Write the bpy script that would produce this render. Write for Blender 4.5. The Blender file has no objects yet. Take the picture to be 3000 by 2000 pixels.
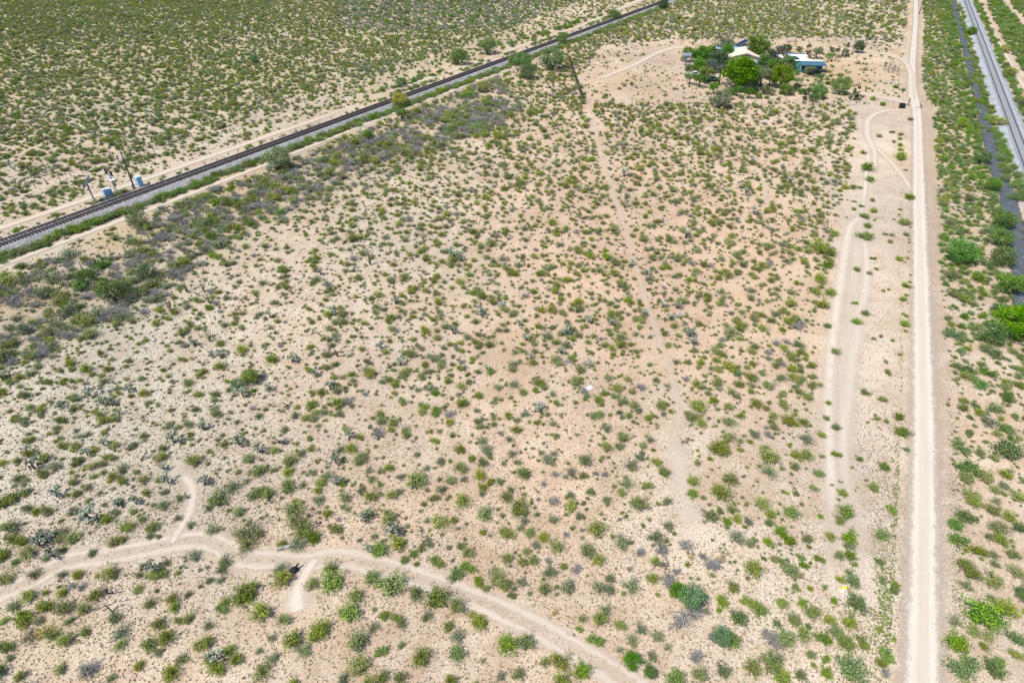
import bpy, bmesh, math, random
import numpy as np
from mathutils import Vector, Matrix

# ------------------------------------------------------------------ camera, sky, sun, exposure
scene = bpy.context.scene
FPX, PITCH, CAMH = 1833.0, math.radians(37.4), 50.0      # focal length in photo pixels, tilt, drone height
cam_data = bpy.data.cameras.new('camera'); cam = bpy.data.objects.new('camera', cam_data)
scene.collection.objects.link(cam); scene.camera = cam
cam_data.sensor_fit = 'HORIZONTAL'; cam_data.sensor_width = 36.0; cam_data.lens = 36.0 * FPX / 3000.0
cam_data.clip_start = 0.5; cam_data.clip_end = 20000
cam.location = (0, 0, CAMH); cam.rotation_euler = (math.pi / 2 - PITCH, 0, 0)

SUN_EL, SH_AZ = math.radians(58), math.radians(33)        # shadows fall to the right and away
SUNX, SUNY = -math.cos(SH_AZ), -math.sin(SH_AZ)
world = bpy.data.worlds.new('World'); scene.world = world; world.use_nodes = True
wn = world.node_tree; wn.nodes.clear()
sky = wn.nodes.new('ShaderNodeTexSky'); sky.sky_type = 'NISHITA'; sky.sun_disc = False
sky.sun_elevation = SUN_EL; sky.sun_rotation = math.atan2(SUNX, SUNY); sky.altitude = 900; sky.air_density = 1.0; sky.dust_density = 1.6
wb = wn.nodes.new('ShaderNodeBackground'); wb.inputs[1].default_value = 0.135
wo = wn.nodes.new('ShaderNodeOutputWorld')
wn.links.new(sky.outputs[0], wb.inputs[0]); wn.links.new(wb.outputs[0], wo.inputs[0])
sun_d = bpy.data.lights.new('sun', 'SUN'); sun_d.energy = 3.8; sun_d.angle = math.radians(0.53); sun_d.color = (1.0, 0.97, 0.91)
sun = bpy.data.objects.new('sun', sun_d); scene.collection.objects.link(sun); sun.location = (-100, -100, 200)
sun.rotation_euler = Vector((-SUNX * math.cos(SUN_EL), -SUNY * math.cos(SUN_EL), -math.sin(SUN_EL))).to_track_quat('-Z', 'Y').to_euler()
vs = scene.view_settings; vs.view_transform = 'Standard'; vs.look = 'None'; vs.exposure = 0.62; vs.gamma = 1.0; vs.use_curve_mapping = False

cy = scene.cycles; cy.max_bounces = 4; cy.diffuse_bounces = 2; cy.glossy_bounces = 2; cy.transmission_bounces = 2; cy.transparent_max_bounces = 6

# ------------------------------------------------------------------ helpers
R = random.Random(7); NR = np.random.default_rng(11)
COL = scene.collection
cP, sP = math.cos(PITCH), math.sin(PITCH)
def G(px, py, z=0.0):
    """world point on the level z below photo point (px, py)"""
    x = (px - 1500) / FPX; y = -(py - 1000) / FPX
    dy = cP + y * sP; dz = -sP + y * cP
    t = (CAMH - z) / -dz
    return Vector((x * t, dy * t, z))
def proj(X, Y, Z=0.0):
    z = Z - CAMH
    d = Y * cP - z * sP; u = Y * sP + z * cP
    return 1500 + FPX * X / d, 1000 - FPX * u / d
def mpp(px, py):
    y = -(py - 1000) / FPX
    return (CAMH / (sP - y * cP)) / FPX                   # metres per photo pixel there

def tag(o, label=None, cat=None, group=None, kind=None):
    if label: o['label'] = label
    if cat: o['category'] = cat
    if group: o['group'] = group
    if kind: o['kind'] = kind
    return o
def empty(name, loc=(0, 0, 0), rz=0.0, s=1.0):
    o = bpy.data.objects.new(name, None); COL.objects.link(o)
    o.location = loc; o.rotation_euler = (0, 0, rz); o.scale = (s, s, s) if not isinstance(s, tuple) else s
    o.empty_display_size = 0.2
    return o
class MB:
    """collects shapes into one mesh"""
    def __init__(s): s.v = []; s.f = []; s.m = []; s.smooth = False
    def quad(s, a, b, c, d, m=0):
        n = len(s.v); s.v += [tuple(a), tuple(b), tuple(c), tuple(d)]; s.f.append((n, n+1, n+2, n+3)); s.m.append(m)
    def poly(s, pts, m=0):
        n = len(s.v); s.v += [tuple(p) for p in pts]; s.f.append(tuple(range(n, n+len(pts)))); s.m.append(m)
    def box(s, c, size, rz=0.0, m=0, M=None):
        hx, hy, hz = size[0]/2, size[1]/2, size[2]/2; n = len(s.v)
        ca, sa = math.cos(rz), math.sin(rz)
        for z in (-hz, hz):
            for x, y in ((-hx,-hy),(hx,-hy),(hx,hy),(-hx,hy)):
                p = Vector((c[0]+x*ca-y*sa, c[1]+x*sa+y*ca, c[2]+z))
                if M is not None: p = M @ p
                s.v.append(tuple(p))
        for q in ((0,3,2,1),(4,5,6,7),(0,1,5,4),(1,2,6,5),(2,3,7,6),(3,0,4,7)):
            s.f.append(tuple(n+i for i in q)); s.m.append(m)
        return s
    def tube(s, pts, rad, k=6, m=0, cap=True):
        pts = [Vector(p) for p in pts]; n0 = len(s.v)
        for i, p in enumerate(pts):
            t = (pts[min(i+1, len(pts)-1)] - pts[max(i-1, 0)]).normalized()
            a = t.cross(Vector((0.31, 0.17, 0.93)) if abs(t.z) < 0.9 else Vector((1, 0.1, 0))).normalized(); b = t.cross(a)
            r = rad[i] if isinstance(rad, (list, tuple)) else rad
            for j in range(k):
                w = 2*math.pi*j/k; s.v.append(tuple(p + a*(r*math.cos(w)) + b*(r*math.sin(w))))
        for i in range(len(pts)-1):
            for j in range(k):
                a0 = n0+i*k+j; a1 = n0+i*k+(j+1) % k; s.f.append((a0, a1, a1+k, a0+k)); s.m.append(m)
        if cap:
            s.f.append(tuple(n0+j for j in reversed(range(k)))); s.m.append(m)
            s.f.append(tuple(n0+(len(pts)-1)*k+j for j in range(k))); s.m.append(m)
        return s
    def blob(s, c, r, rings=4, k=6, m=0, rnd=None, M=None):
        n0 = len(s.v); c = Vector(c)
        r = r if isinstance(r, (tuple, list)) else (r, r, r)
        for i in range(1, rings):
            th = math.pi*i/rings
            for j in range(k):
                w = 2*math.pi*(j+0.5*(i % 2))/k; q = 1.0 if rnd is None else rnd.uniform(0.82, 1.15)
                o = Vector((r[0]*math.sin(th)*math.cos(w)*q, r[1]*math.sin(th)*math.sin(w)*q, r[2]*math.cos(th)*q))
                if M is not None: o = M @ o
                s.v.append(tuple(c+o))
        for sg in (1, -1):
            o = Vector((0, 0, r[2]*sg)); 
            if M is not None: o = M @ o
            s.v.append(tuple(c+o))
        T = len(s.v)-2; B = T+1
        for j in range(k):
            s.f.append((n0+j, n0+(j+1) % k, T)); s.m.append(m)
            q = n0+(rings-2)*k; s.f.append((q+(j+1) % k, q+j, B)); s.m.append(m)
        for i in range(rings-2):
            for j in range(k):
                a = n0+i*k+j; b = n0+i*k+(j+1) % k; s.f.append((a, a+k, b+k, b)); s.m.append(m)
        return s
    def mesh(s, name, mats, tone=None):
        me = bpy.data.meshes.new(name); me.from_pydata(s.v, [], s.f)
        for x in (mats if isinstance(mats, (list, tuple)) else [mats]): me.materials.append(x)
        if any(s.m): me.polygons.foreach_set('material_index', s.m)
        if s.smooth: me.polygons.foreach_set('use_smooth', [True]*len(s.f))
        if tone is not None:
            a = me.attributes.new('tone', 'FLOAT', 'FACE'); a.data.foreach_set('value', np.asarray(tone, dtype=np.float32))
        me.update(); return me
    def build(s, name, mats, parent=None, tone=None, loc=None, rz=None):
        return link(name, s.mesh(name, mats, tone), parent, loc, rz)
def link(name, me, parent=None, loc=None, rz=None, mat=None):
    o = bpy.data.objects.new(name, me); COL.objects.link(o)
    if parent is not None: o.parent = parent
    if loc is not None: o.location = loc
    if rz is not None: o.rotation_euler = (0, 0, rz)
    if mat is not None:
        for i, x in enumerate(mat if isinstance(mat, (list, tuple)) else [mat]):
            o.material_slots[i].link = 'OBJECT'; o.material_slots[i].material = x
    return o

# ------------------------------------------------------------------ materials
def newmat(name):
    m = bpy.data.materials.new(name); m.use_nodes = True
    nt = m.node_tree; b = nt.nodes['Principled BSDF']; b.inputs['Roughness'].default_value = 0.9
    b.inputs['Specular IOR Level'].default_value = 0.2
    return m, nt, b
def N(nt, t, **kw):
    n = nt.nodes.new(t)
    for k, v in kw.items():
        if k.startswith('i_'): n.inputs[k[2:].replace('_', ' ')].default_value = v
        else: setattr(n, k, v)
    return n
def noise(nt, vec, scale, detail=4, rough=0.55, dist=0.0):
    n = N(nt, 'ShaderNodeTexNoise'); n.inputs['Scale'].default_value = scale; n.inputs['Detail'].default_value = detail
    n.inputs['Roughness'].default_value = rough; n.inputs['Distortion'].default_value = dist
    if vec is not None: nt.links.new(vec, n.inputs['Vector'])
    return n.outputs[0]
def ramp(nt, fac, stops):
    n = N(nt, 'ShaderNodeValToRGB'); e = n.color_ramp.elements
    while len(e) < len(stops): e.new(0.5)
    for q, (p, c) in zip(e, stops):
        q.position = p; q.color = (*c, 1) if isinstance(c, (tuple, list)) else (c, c, c, 1)
    nt.links.new(fac, n.inputs[0]); return n.outputs[0]
def mix(nt, fac, a, b, blend='MIX'):
    n = N(nt, 'ShaderNodeMix', data_type='RGBA', blend_type=blend)
    S = [n.inputs[0], n.inputs[6], n.inputs[7]]
    for s_, v in zip(S, (fac, a, b)):
        if hasattr(v, 'links') or hasattr(v, 'is_linked'): nt.links.new(v, s_)
        elif isinstance(v, (tuple, list)): s_.default_value = (*v, 1)
        else: s_.default_value = v
    return n.outputs[2]
def math_(nt, op, a, b=None, clamp=False):
    n = N(nt, 'ShaderNodeMath', operation=op, use_clamp=clamp)
    for s_, v in zip(n.inputs, (a, b)):
        if v is None: continue
        if hasattr(v, 'is_linked'): nt.links.new(v, s_)
        else: s_.default_value = v
    return n.outputs[0]
def bump(nt, b, h, strength=0.4, dist=0.05):
    n = N(nt, 'ShaderNodeBump'); n.inputs['Strength'].default_value = strength; n.inputs['Distance'].default_value = dist
    nt.links.new(h, n.inputs['Height']); nt.links.new(n.outputs[0], b.inputs['Normal'])
def attr(nt, name): return N(nt, 'ShaderNodeAttribute', attribute_name=name).outputs[2]
def objvec(nt):
    return N(nt, 'ShaderNodeNewGeometry').outputs['Position']
def plain(name, c, rough=0.7, metal=0.0, var=0.12, scale=3.0, dirt=None):
    m, nt, b = newmat(name); v = objvec(nt)
    n1 = noise(nt, v, scale, 5); lo = tuple(x*(1-var*1.6) for x in c); hi = tuple(min(1, x*(1+var)) for x in c)
    col = ramp(nt, n1, [(0.3, lo), (0.7, hi)])
    if dirt:
        n2 = ramp(nt, noise(nt, v, scale*0.6, 6, 0.7), [(0.52, 0.0), (0.72, 0.7)])
        col = mix(nt, n2, col, dirt)
    nt.links.new(col, b.inputs['Base Color']); b.inputs['Roughness'].default_value = rough; b.inputs['Metallic'].default_value = metal
    return m
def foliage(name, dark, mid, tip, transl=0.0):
    """leaves: colour per leaf (tone) and a little per plant"""
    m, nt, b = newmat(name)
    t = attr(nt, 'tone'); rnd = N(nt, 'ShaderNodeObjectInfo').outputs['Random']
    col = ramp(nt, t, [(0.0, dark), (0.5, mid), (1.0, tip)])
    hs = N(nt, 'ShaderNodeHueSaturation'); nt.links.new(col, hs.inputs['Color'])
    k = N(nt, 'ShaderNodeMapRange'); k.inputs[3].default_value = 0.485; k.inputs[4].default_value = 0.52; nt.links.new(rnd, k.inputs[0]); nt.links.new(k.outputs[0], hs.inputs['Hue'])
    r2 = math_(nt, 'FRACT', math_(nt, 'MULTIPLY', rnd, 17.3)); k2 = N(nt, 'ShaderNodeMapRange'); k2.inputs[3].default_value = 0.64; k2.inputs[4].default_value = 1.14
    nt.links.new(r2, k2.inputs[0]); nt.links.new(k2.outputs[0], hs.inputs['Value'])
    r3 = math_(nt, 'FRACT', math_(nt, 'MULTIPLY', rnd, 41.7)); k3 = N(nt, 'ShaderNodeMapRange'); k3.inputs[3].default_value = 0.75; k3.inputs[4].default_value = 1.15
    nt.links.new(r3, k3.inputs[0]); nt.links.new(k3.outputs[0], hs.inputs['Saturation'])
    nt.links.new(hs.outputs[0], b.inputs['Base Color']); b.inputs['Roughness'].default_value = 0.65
    if transl:
        tr = N(nt, 'ShaderNodeBsdfTranslucent'); nt.links.new(hs.outputs[0], tr.inputs['Color'])
        mx = N(nt, 'ShaderNodeMixShader'); mx.inputs[0].default_value = transl
        nt.links.new(b.outputs[0], mx.inputs[1]); nt.links.new(tr.outputs[0], mx.inputs[2])
        nt.links.new(mx.outputs[0], nt.nodes['Material Output'].inputs['Surface'])
    return m
M = {}
M['creosote'] = foliage('creosote leaves', (0.06, 0.09, 0.03), (0.17, 0.205, 0.04), (0.33, 0.35, 0.06))
M['green'] = foliage('fresh green leaves', (0.05, 0.10, 0.02), (0.14, 0.215, 0.03), (0.27, 0.335, 0.05))
M['greygreen'] = foliage('grey green leaves', (0.08, 0.11, 0.06), (0.17, 0.205, 0.09), (0.29, 0.32, 0.13))
M['mesquite'] = foliage('mesquite leaves', (0.04, 0.095, 0.022), (0.115, 0.20, 0.035), (0.21, 0.30, 0.05))
M['bright'] = foliage('palo verde leaves', (0.045, 0.14, 0.012), (0.115, 0.27, 0.02), (0.215, 0.39, 0.035), 0.2)
M['deep'] = foliage('deep green leaves', (0.025, 0.055, 0.018), (0.055, 0.10, 0.035), (0.095, 0.16, 0.055))
M['bluegrey'] = foliage('blue grey leaves', (0.06, 0.08, 0.065), (0.12, 0.15, 0.12), (0.20, 0.23, 0.18))
M['teal'] = foliage('teal green leaves', (0.05, 0.12, 0.045), (0.13, 0.25, 0.09), (0.23, 0.35, 0.14))
M['straw'] = foliage('dry straw leaves', (0.22, 0.15, 0.05), (0.40, 0.28, 0.10), (0.55, 0.42, 0.18))
M['yellow'] = foliage('yellow flowering leaves', (0.10, 0.12, 0.02), (0.28, 0.27, 0.03), (0.5, 0.42, 0.04))
M['stem'] = plain('grey shrub stems', (0.20, 0.18, 0.155), var=0.3)
M['twig'] = plain('dead grey twigs', (0.26, 0.245, 0.225), var=0.3)
M['bark'] = plain('dark bark', (0.07, 0.055, 0.045), var=0.35, scale=8)
M['cholla_dark'] = plain('blackened cholla trunk', (0.035, 0.032, 0.03), var=0.3, scale=9)
M['cholla'] = foliage('pale cholla joints', (0.10, 0.125, 0.085), (0.22, 0.26, 0.18), (0.38, 0.41, 0.29), 0.0)
M['ocotillo'] = foliage('ocotillo wands', (0.09, 0.10, 0.045), (0.17, 0.19, 0.08), (0.30, 0.23, 0.12), 0.0)
M['grass'] = foliage('dry grass blades', (0.26, 0.20, 0.11), (0.42, 0.33, 0.19), (0.58, 0.49, 0.32), 0.2)
M['sage'] = foliage('small sage tufts', (0.15, 0.15, 0.10), (0.23, 0.23, 0.155), (0.33, 0.32, 0.22), 0.2)
M['rail'] = plain('worn rail steel', (0.30, 0.27, 0.25), 0.45, 0.6, 0.2, 4)
M['rust'] = plain('rusty rail side', (0.11, 0.055, 0.04), 0.85)
M['tie'] = plain('dark wooden ties', (0.055, 0.045, 0.04), var=0.4, scale=2)
M['wood'] = plain('weathered dark wood', (0.075, 0.06, 0.05), var=0.3, scale=4)
M['greywood'] = plain('bleached grey wood', (0.30, 0.28, 0.26), var=0.25, scale=4)
M['galv'] = plain('galvanised steel', (0.27, 0.30, 0.32), 0.5, 0.4, 0.15, 2)
M['cabinet'] = plain('pale blue cabinet paint', (0.22, 0.42, 0.58), 0.5, 0.0, 0.08, 2, (0.35, 0.40, 0.42))
M['cabinet_top'] = plain('pale cabinet roof', (0.5, 0.6, 0.66), 0.5)
M['black'] = plain('matt black paint', (0.018, 0.018, 0.02), 0.6)
M['scrap'] = plain('dusty white scrap', (0.5, 0.48, 0.45), 0.8)
M['white'] = plain('white paint', (0.72, 0.73, 0.74), 0.6, 0, 0.06, 1.2, (0.55, 0.5, 0.42))
M['lens'] = plain('dark lens', (0.02, 0.02, 0.025), 0.15)
M['solar'] = plain('solar cell blue black', (0.02, 0.03, 0.06), 0.2, 0.1, 0.2, 6)
M['teal_wall'] = plain('teal wall paint', (0.04, 0.20, 0.20), 0.8, 0, 0.12, 1.5)
M['teal_dark'] = plain('dark blue roof sheet', (0.06, 0.13, 0.19), 0.5, 0.1, 0.15, 1.2)
M['tan_roof'] = plain('tan shingle roof', (0.62, 0.50, 0.40), 0.9, 0, 0.08, 1.0, (0.5, 0.41, 0.33))
M['blue_roof'] = plain('pale blue metal roof', (0.35, 0.50, 0.60), 0.45, 0.2, 0.1, 1.0)
M['grey_roof'] = plain('grey porch roof', (0.27, 0.27, 0.30), 0.7)
M['wall'] = plain('cream house wall', (0.48, 0.42, 0.35), 0.9)
M['glass'] = plain('dark window glass', (0.02, 0.025, 0.03), 0.1)
M['tyre'] = plain('tyre rubber', (0.02, 0.02, 0.02), 0.8)
M['orange'] = plain('orange red plastic', (0.75, 0.13, 0.06), 0.6)
M['yellowp'] = plain('yellow plastic', (0.8, 0.6, 0.03), 0.5)
M['tarp'] = plain('blue grey tarp', (0.24, 0.27, 0.27), 0.7)
M['rock'] = plain('pale rock', (0.5, 0.46, 0.42), 0.95)
M['paint_green'] = plain('faded green paint', (0.12, 0.17, 0.13), 0.6)

# ------------------------------------------------------------------ ground sheet
def blobs(PX, PY, lst):
    w = np.zeros_like(PX)
    for cx, cy, rx, ry, a in lst: w = np.maximum(w, a*np.exp(-(((PX-cx)/rx)**2 + ((PY-cy)/ry)**2)))
    return w
xs = np.concatenate([[-9000, -4000, -1800, -900, -600], np.arange(-420, 421, 2.5), [600, 900, 1800, 4000, 9000]])
ys = np.concatenate([[-3000, -900, -300, -100, -40], np.arange(-10, 520, 2.5), [600, 800, 1200, 2000, 4000, 9000, 15000]])
GX, GY = np.meshgrid(xs, ys)
dd = np.maximum(GY*cP + CAMH*sP, 5.0)
PX = 1500 + FPX*GX/dd; PY = 1000 - FPX*(GY*sP - CAMH*cP)/dd
PX = np.clip(PX, -1500, 4500); PY = np.clip(PY, -350, 3500)
zones = {
 'grey': blobs(PX, PY, [(150, 1150, 900, 700, 1.0), (450, 300, 900, 250, 0.55), (1100, 700, 350, 300, 0.6), (-400, 1500, 700, 900, 0.8)]),
 'pale': blobs(PX, PY, [(2450, 1750, 500, 480, 1.0), (2530, 850, 120, 700, 1.0), (2000, 1500, 260, 260, 0.65), (1990, 1330, 130, 130, 0.9), (2900, 1800, 300, 500, 0.55), (2850, 1100, 160, 300, 0.35)]),
 'straw': blobs(PX, PY, [(60, 870, 190, 60, 1.1), (330, 715, 120, 40, 1.0), (420, 665, 110, 30, 0.9), (90, 640, 60, 30, 0.4), (990, 440, 130, 45, 0.9), (1290, 330, 160, 50, 0.8),
                          (700, 560, 160, 50, 0.7), (250, 600, 120, 60, 0.3), (2430, 215, 200, 55, 1.0), (2300, 150, 200, 30, 0.7), (150, 1850, 110, 60, 0.7), (1850, 250, 120, 40, 0.5), (620, 200, 500, 60, 0.35), (2300, 900, 160, 120, 0.4)]),
 'pink': blobs(PX, PY, [(1850, 800, 600, 420, 1.0), (1000, 1450, 500, 300, 0.8), (2200, 1150, 350, 250, 0.6), (900, 1080, 150, 200, 0.9), (1700, 1300, 400, 200, 0.6)]),
 'olive': blobs(PX, PY, [(250, -50, 900, 220, 0.95), (500, 200, 800, 160, 0.6), (1250, 60, 420, 100, 0.7), (2790, 300, 80, 450, .6), (2200, 40, 500, 60, .5)]),
 'thick': blobs(PX, PY, [(100, 950, 220, 70, .9), (350, 850, 200, 60, .9), (600, 710, 190, 60, .85), (850, 585, 180, 60, .85), (1100, 440, 180, 60, .8), (1350, 320, 150, 50, .7)]),
}
nv = GX.size; ny, nx = GX.shape
idx = np.arange(nv).reshape(ny, nx)
faces = np.stack([idx[:-1, :-1], idx[:-1, 1:], idx[1:, 1:], idx[1:, :-1]], -1).reshape(-1, 4)
gme = bpy.data.meshes.new('ground'); gme.from_pydata(np.stack([GX.ravel(), GY.ravel(), np.zeros(nv)], 1).tolist(), [], faces.tolist())
for k, w in zones.items():
    a = gme.attributes.new(k, 'FLOAT', 'POINT'); a.data.foreach_set('value', np.clip(w, 0, 1).ravel().astype(np.float32))
gm, nt, b = newmat('desert ground'); v = objvec(nt)
nL = noise(nt, v, 0.035, 2, 0.6); nM = noise(nt, v, 0.35, 4, 0.66, 0.4); nG = noise(nt, v, 4.0, 3, 0.78); nF = noise(nt, v, 8.0, 2, 0.75); nS = nG
nW = noise(nt, v, 0.09, 4, 0.62, 1.2)
base = ramp(nt, nM, [(0.30, (0.41, 0.30, 0.215)), (0.5, (0.505, 0.385, 0.29)), (0.70, (0.585, 0.465, 0.36))])
base = mix(nt, ramp(nt, nW, [(0.52, 0.0), (0.66, 0.75)]), base, (0.60, 0.50, 0.395))
base = mix(nt, ramp(nt, nW, [(0.34, 0.75), (0.47, 0.0)]), base, (0.40, 0.265, 0.165))
def wgt(name, amp=1.0):
    w = math_(nt, 'MULTIPLY', attr(nt, name), amp)
    return math_(nt, 'MULTIPLY', w, ramp(nt, nM, [(0.3, 0.45), (0.6, 1.0)]), True)
base = mix(nt, wgt('pink', 1.0), base, ramp(nt, nM, [(0.3, (0.45, 0.295, 0.20)), (0.7, (0.60, 0.43, 0.315))]))
base = mix(nt, wgt('grey', 1.0), base, ramp(nt, nM, [(0.3, (0.40, 0.365, 0.29)), (0.7, (0.56, 0.52, 0.425))]))
base = mix(nt, wgt('pale', 0.9), base, ramp(nt, nM, [(0.3, (0.50, 0.41, 0.32)), (0.65, (0.63, 0.545, 0.445))]))
base = mix(nt, wgt('straw', 0.8), base, ramp(nt, nS, [(0.3, (0.36, 0.25, 0.12)), (0.7, (0.54, 0.39, 0.20))]))
base = mix(nt, wgt('olive', 0.75), base, ramp(nt, nS, [(0.3, (0.23, 0.235, 0.10)), (0.7, (0.42, 0.39, 0.21))]))
base = mix(nt, wgt('thick', 0.75), base, ramp(nt, nS, [(0.35, (0.19, 0.18, 0.145)), (0.65, (0.42, 0.36, 0.24))]))
# dry grass mottling and fine litter
patch = ramp(nt, nM, [(0.35, 0.55), (0.62, 1.0)])
mott = ramp(nt, nG, [(0.45, 0.0), (0.56, 1.0)])
base = mix(nt, math_(nt, 'MULTIPLY', math_(nt, 'MULTIPLY', mott, patch), 0.85), base, mix(nt, 0.6, base, (0.27, 0.19, 0.10)))
lit = ramp(nt, nF, [(0.52, 0.0), (0.66, 1.0)])
base = mix(nt, math_(nt, 'MULTIPLY', lit, 0.42), base, (0.22, 0.17, 0.11))
base = mix(nt, 1.0, base, ramp(nt, nL, [(0.3, (0.82, 0.83, 0.84)), (0.7, (1.07, 1.05, 1.02))]), 'MULTIPLY')
nt.links.new(base, b.inputs['Base Color']); b.inputs['Roughness'].default_value = 0.97; b.inputs['Specular IOR Level'].default_value = 0.05
bump(nt, b, nG, 0.7, 0.10)
gme.materials.append(gm)
ground = link('ground', gme); tag(ground, 'tan and pinkish desert soil with dry grass litter under the scrub', kind='structure')

# ------------------------------------------------------------------ tracks and roads
def smooth(pts, step=1.2):
    P = [Vector(p) for p in pts]; out = []
    P = [P[0]*2-P[1]] + P + [P[-1]*2-P[-2]]
    for i in range(1, len(P)-2):
        n = max(2, int((P[i+1]-P[i]).length/step))
        for k in range(n):
            t = k/n; a, b_, c, d = P[i-1], P[i], P[i+1], P[i+2]
            out.append(0.5*((2*b_) + (c-a)*t + (2*a-5*b_+4*c-d)*t*t + (-a+3*b_-3*c+d)*t**3))
    out.append(P[-2]); return out
RLA, RLB = G(45, 692, 1.05), G(1946, 2, 1.05)
RLD = (RLB-RLA).normalized(); RLN = Vector((RLD.y, -RLD.x, 0))
def RO(s_, u): q = RLA+RLD*s_+RLN*u; return Vector((q.x, q.y, 0))   # place beside the left railway
LINES = []                                              # (points, half width) kept clear of shrubs
def track_mat(name, lo, hi, ruts, edge=0.35, streak=0.5, centre=0.25, op=1.0, wob=1.0):
    m, nt, b = newmat(name); v = objvec(nt)
    ac = attr(nt, 'across'); al = attr(nt, 'along')
    n1 = noise(nt, v, 0.9, 6, 0.72); n2 = noise(nt, v, 5.0, 4, 0.7)
    cmb = N(nt, 'ShaderNodeCombineXYZ'); nt.links.new(math_(nt, 'MULTIPLY', ac, 4.0), cmb.inputs[0]); nt.links.new(math_(nt, 'MULTIPLY', al, 0.06), cmb.inputs[1])
    n3 = noise(nt, cmb.outputs[0], 1.6, 4, 0.6)
    f = math_(nt, 'ADD', math_(nt, 'MULTIPLY', n3, streak), math_(nt, 'MULTIPLY', n1, 1-streak))
    col = ramp(nt, f, [(0.34, lo), (0.66, hi)])
    col = mix(nt, math_(nt, 'MULTIPLY', ramp(nt, n2, [(0.5, 0.0), (0.7, 1.0)]), 0.18), col, tuple(x*0.6 for x in lo))
    if name.startswith('graded'):    # packed wheel paths, loose gravel between
        wp = ramp(nt, math_(nt, 'ADD', math_(nt, 'ABSOLUTE', math_(nt, 'SUBTRACT', math_(nt, 'ABSOLUTE', ac), 0.36)), math_(nt, 'MULTIPLY', math_(nt, 'SUBTRACT', n1, 0.5), 0.25)), [(0.06, 0.0), (0.2, 0.55)])
        col = mix(nt, wp, col, (0.43, 0.35, 0.275))
    nt.links.new(col, b.inputs['Base Color']); b.inputs['Roughness'].default_value = 0.97; b.inputs['Specular IOR Level'].default_value = 0.05
    bump(nt, b, math_(nt, 'ADD', n3, math_(nt, 'MULTIPLY', n2, 0.5)), 0.35, 0.05)
    A = math_(nt, 'ABSOLUTE', ac)
    if ruts:   # two wheel ruts with a strip of soil and grass between them
        d = math_(nt, 'ABSOLUTE', math_(nt, 'SUBTRACT', A, 0.46))
        d = math_(nt, 'ADD', d, math_(nt, 'MULTIPLY', math_(nt, 'SUBTRACT', n1, 0.5), 0.9))
        al_ = ramp(nt, d, [(0.08, 1.0), (0.42, 0.0)])
        al_ = math_(nt, 'MAXIMUM', al_, math_(nt, 'MULTIPLY', math_(nt, 'LESS_THAN', A, 0.45), centre))
    else:
        d = math_(nt, 'ADD', A, math_(nt, 'MULTIPLY', math_(nt, 'SUBTRACT', n1, 0.5), wob))
        d = math_(nt, 'ADD', d, math_(nt, 'MULTIPLY', math_(nt, 'SUBTRACT', n2, 0.5), 0.6*wob))
        al_ = ramp(nt, d, [(1.0-edge-0.1, 1.0), (1.0-0.1, 0.0)])
    al_ = math_(nt, 'MULTIPLY', math_(nt, 'MULTIPLY', al_, attr(nt, 'fade')), op)
    nt.links.new(al_, b.inputs['Alpha'])
    return m
TRK = 0
def ribbon(name, pts, width, mat, label, z=None, fade=(0, 0), clear=0.4, px=True, lip=0.0):
    global TRK
    TRK += 1; z = 0.012+0.006*TRK if z is None else z
    W = [G(*p[:2]) for p in pts] if px else [Vector(p) for p in pts]
    C = smooth(W); n = len(C); L = 0; v = []; f = []; ac = []; al = []; fd = []
    ws = width if isinstance(width, (list, tuple)) else [width]*len(pts)
    cum = [0]
    for i in range(1, n): cum.append(cum[-1]+(C[i]-C[i-1]).length)
    key = [0]; 
    tot = cum[-1]; kl = [0]
    for i in range(1, len(W)): kl.append(kl[-1]+(W[i]-W[i-1]).length)
    K = 9
    for i, p in enumerate(C):
        t = (C[min(i+1, n-1)]-C[max(i-1, 0)]).normalized(); nn = Vector((t.y, -t.x, 0))
        w = float(np.interp(cum[i]/tot*kl[-1], kl, ws))/2
        fa = 1.0
        if fade[0]: fa = min(fa, cum[i]/fade[0])
        if fade[1]: fa = min(fa, (tot-cum[i])/fade[1])
        for j in range(K):
            u = -1+2*j/(K-1); q = p+nn*(w*u); v.append((q.x, q.y, z)); ac.append(u); al.append(cum[i]); fd.append(max(0, min(1, fa)))
        if i:
            for j in range(K-1):
                a = (i-1)*K+j; f.append((a, a+1, a+1+K, a+K))
    me = bpy.data.meshes.new(name); me.from_pydata(v, [], f)
    for k_, arr in (('across', ac), ('along', al), ('fade', fd)):
        a = me.attributes.new(k_, 'FLOAT', 'POINT'); a.data.foreach_set('value', np.array(arr, np.float32))
    me.materials.append(mat); o = link(name, me); tag(o, label, kind='structure')
    LINES.append((np.array([(p.x, p.y) for p in C]), max(ws)/2+clear))
    return o
M['road'] = track_mat('graded pale dirt road', (0.46, 0.395, 0.32), (0.57, 0.505, 0.425), False, 0.5, 0.55, wob=0.9)
M['sand'] = track_mat('sandy track', (0.50, 0.41, 0.315), (0.62, 0.53, 0.425), False, 0.75, 0.4, op=0.85)
M['ruts'] = track_mat('two wheel ruts', (0.50, 0.41, 0.315), (0.61, 0.52, 0.42), True, centre=0.3, op=0.8)
M['faint'] = track_mat('faint wheel ruts', (0.53, 0.43, 0.33), (0.62, 0.52, 0.41), False, 0.95, 0.45, op=0.5, wob=1.6)
M['verge'] = track_mat('road verge gravel', (0.42, 0.32, 0.235), (0.55, 0.44, 0.34), False, 0.9, 0.3, op=0.5, wob=1.4)
M['worn'] = track_mat('worn pale soil', (0.54, 0.45, 0.35), (0.64, 0.55, 0.44), False, 0.95, 0.4, op=0.55, wob=1.8)
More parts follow.
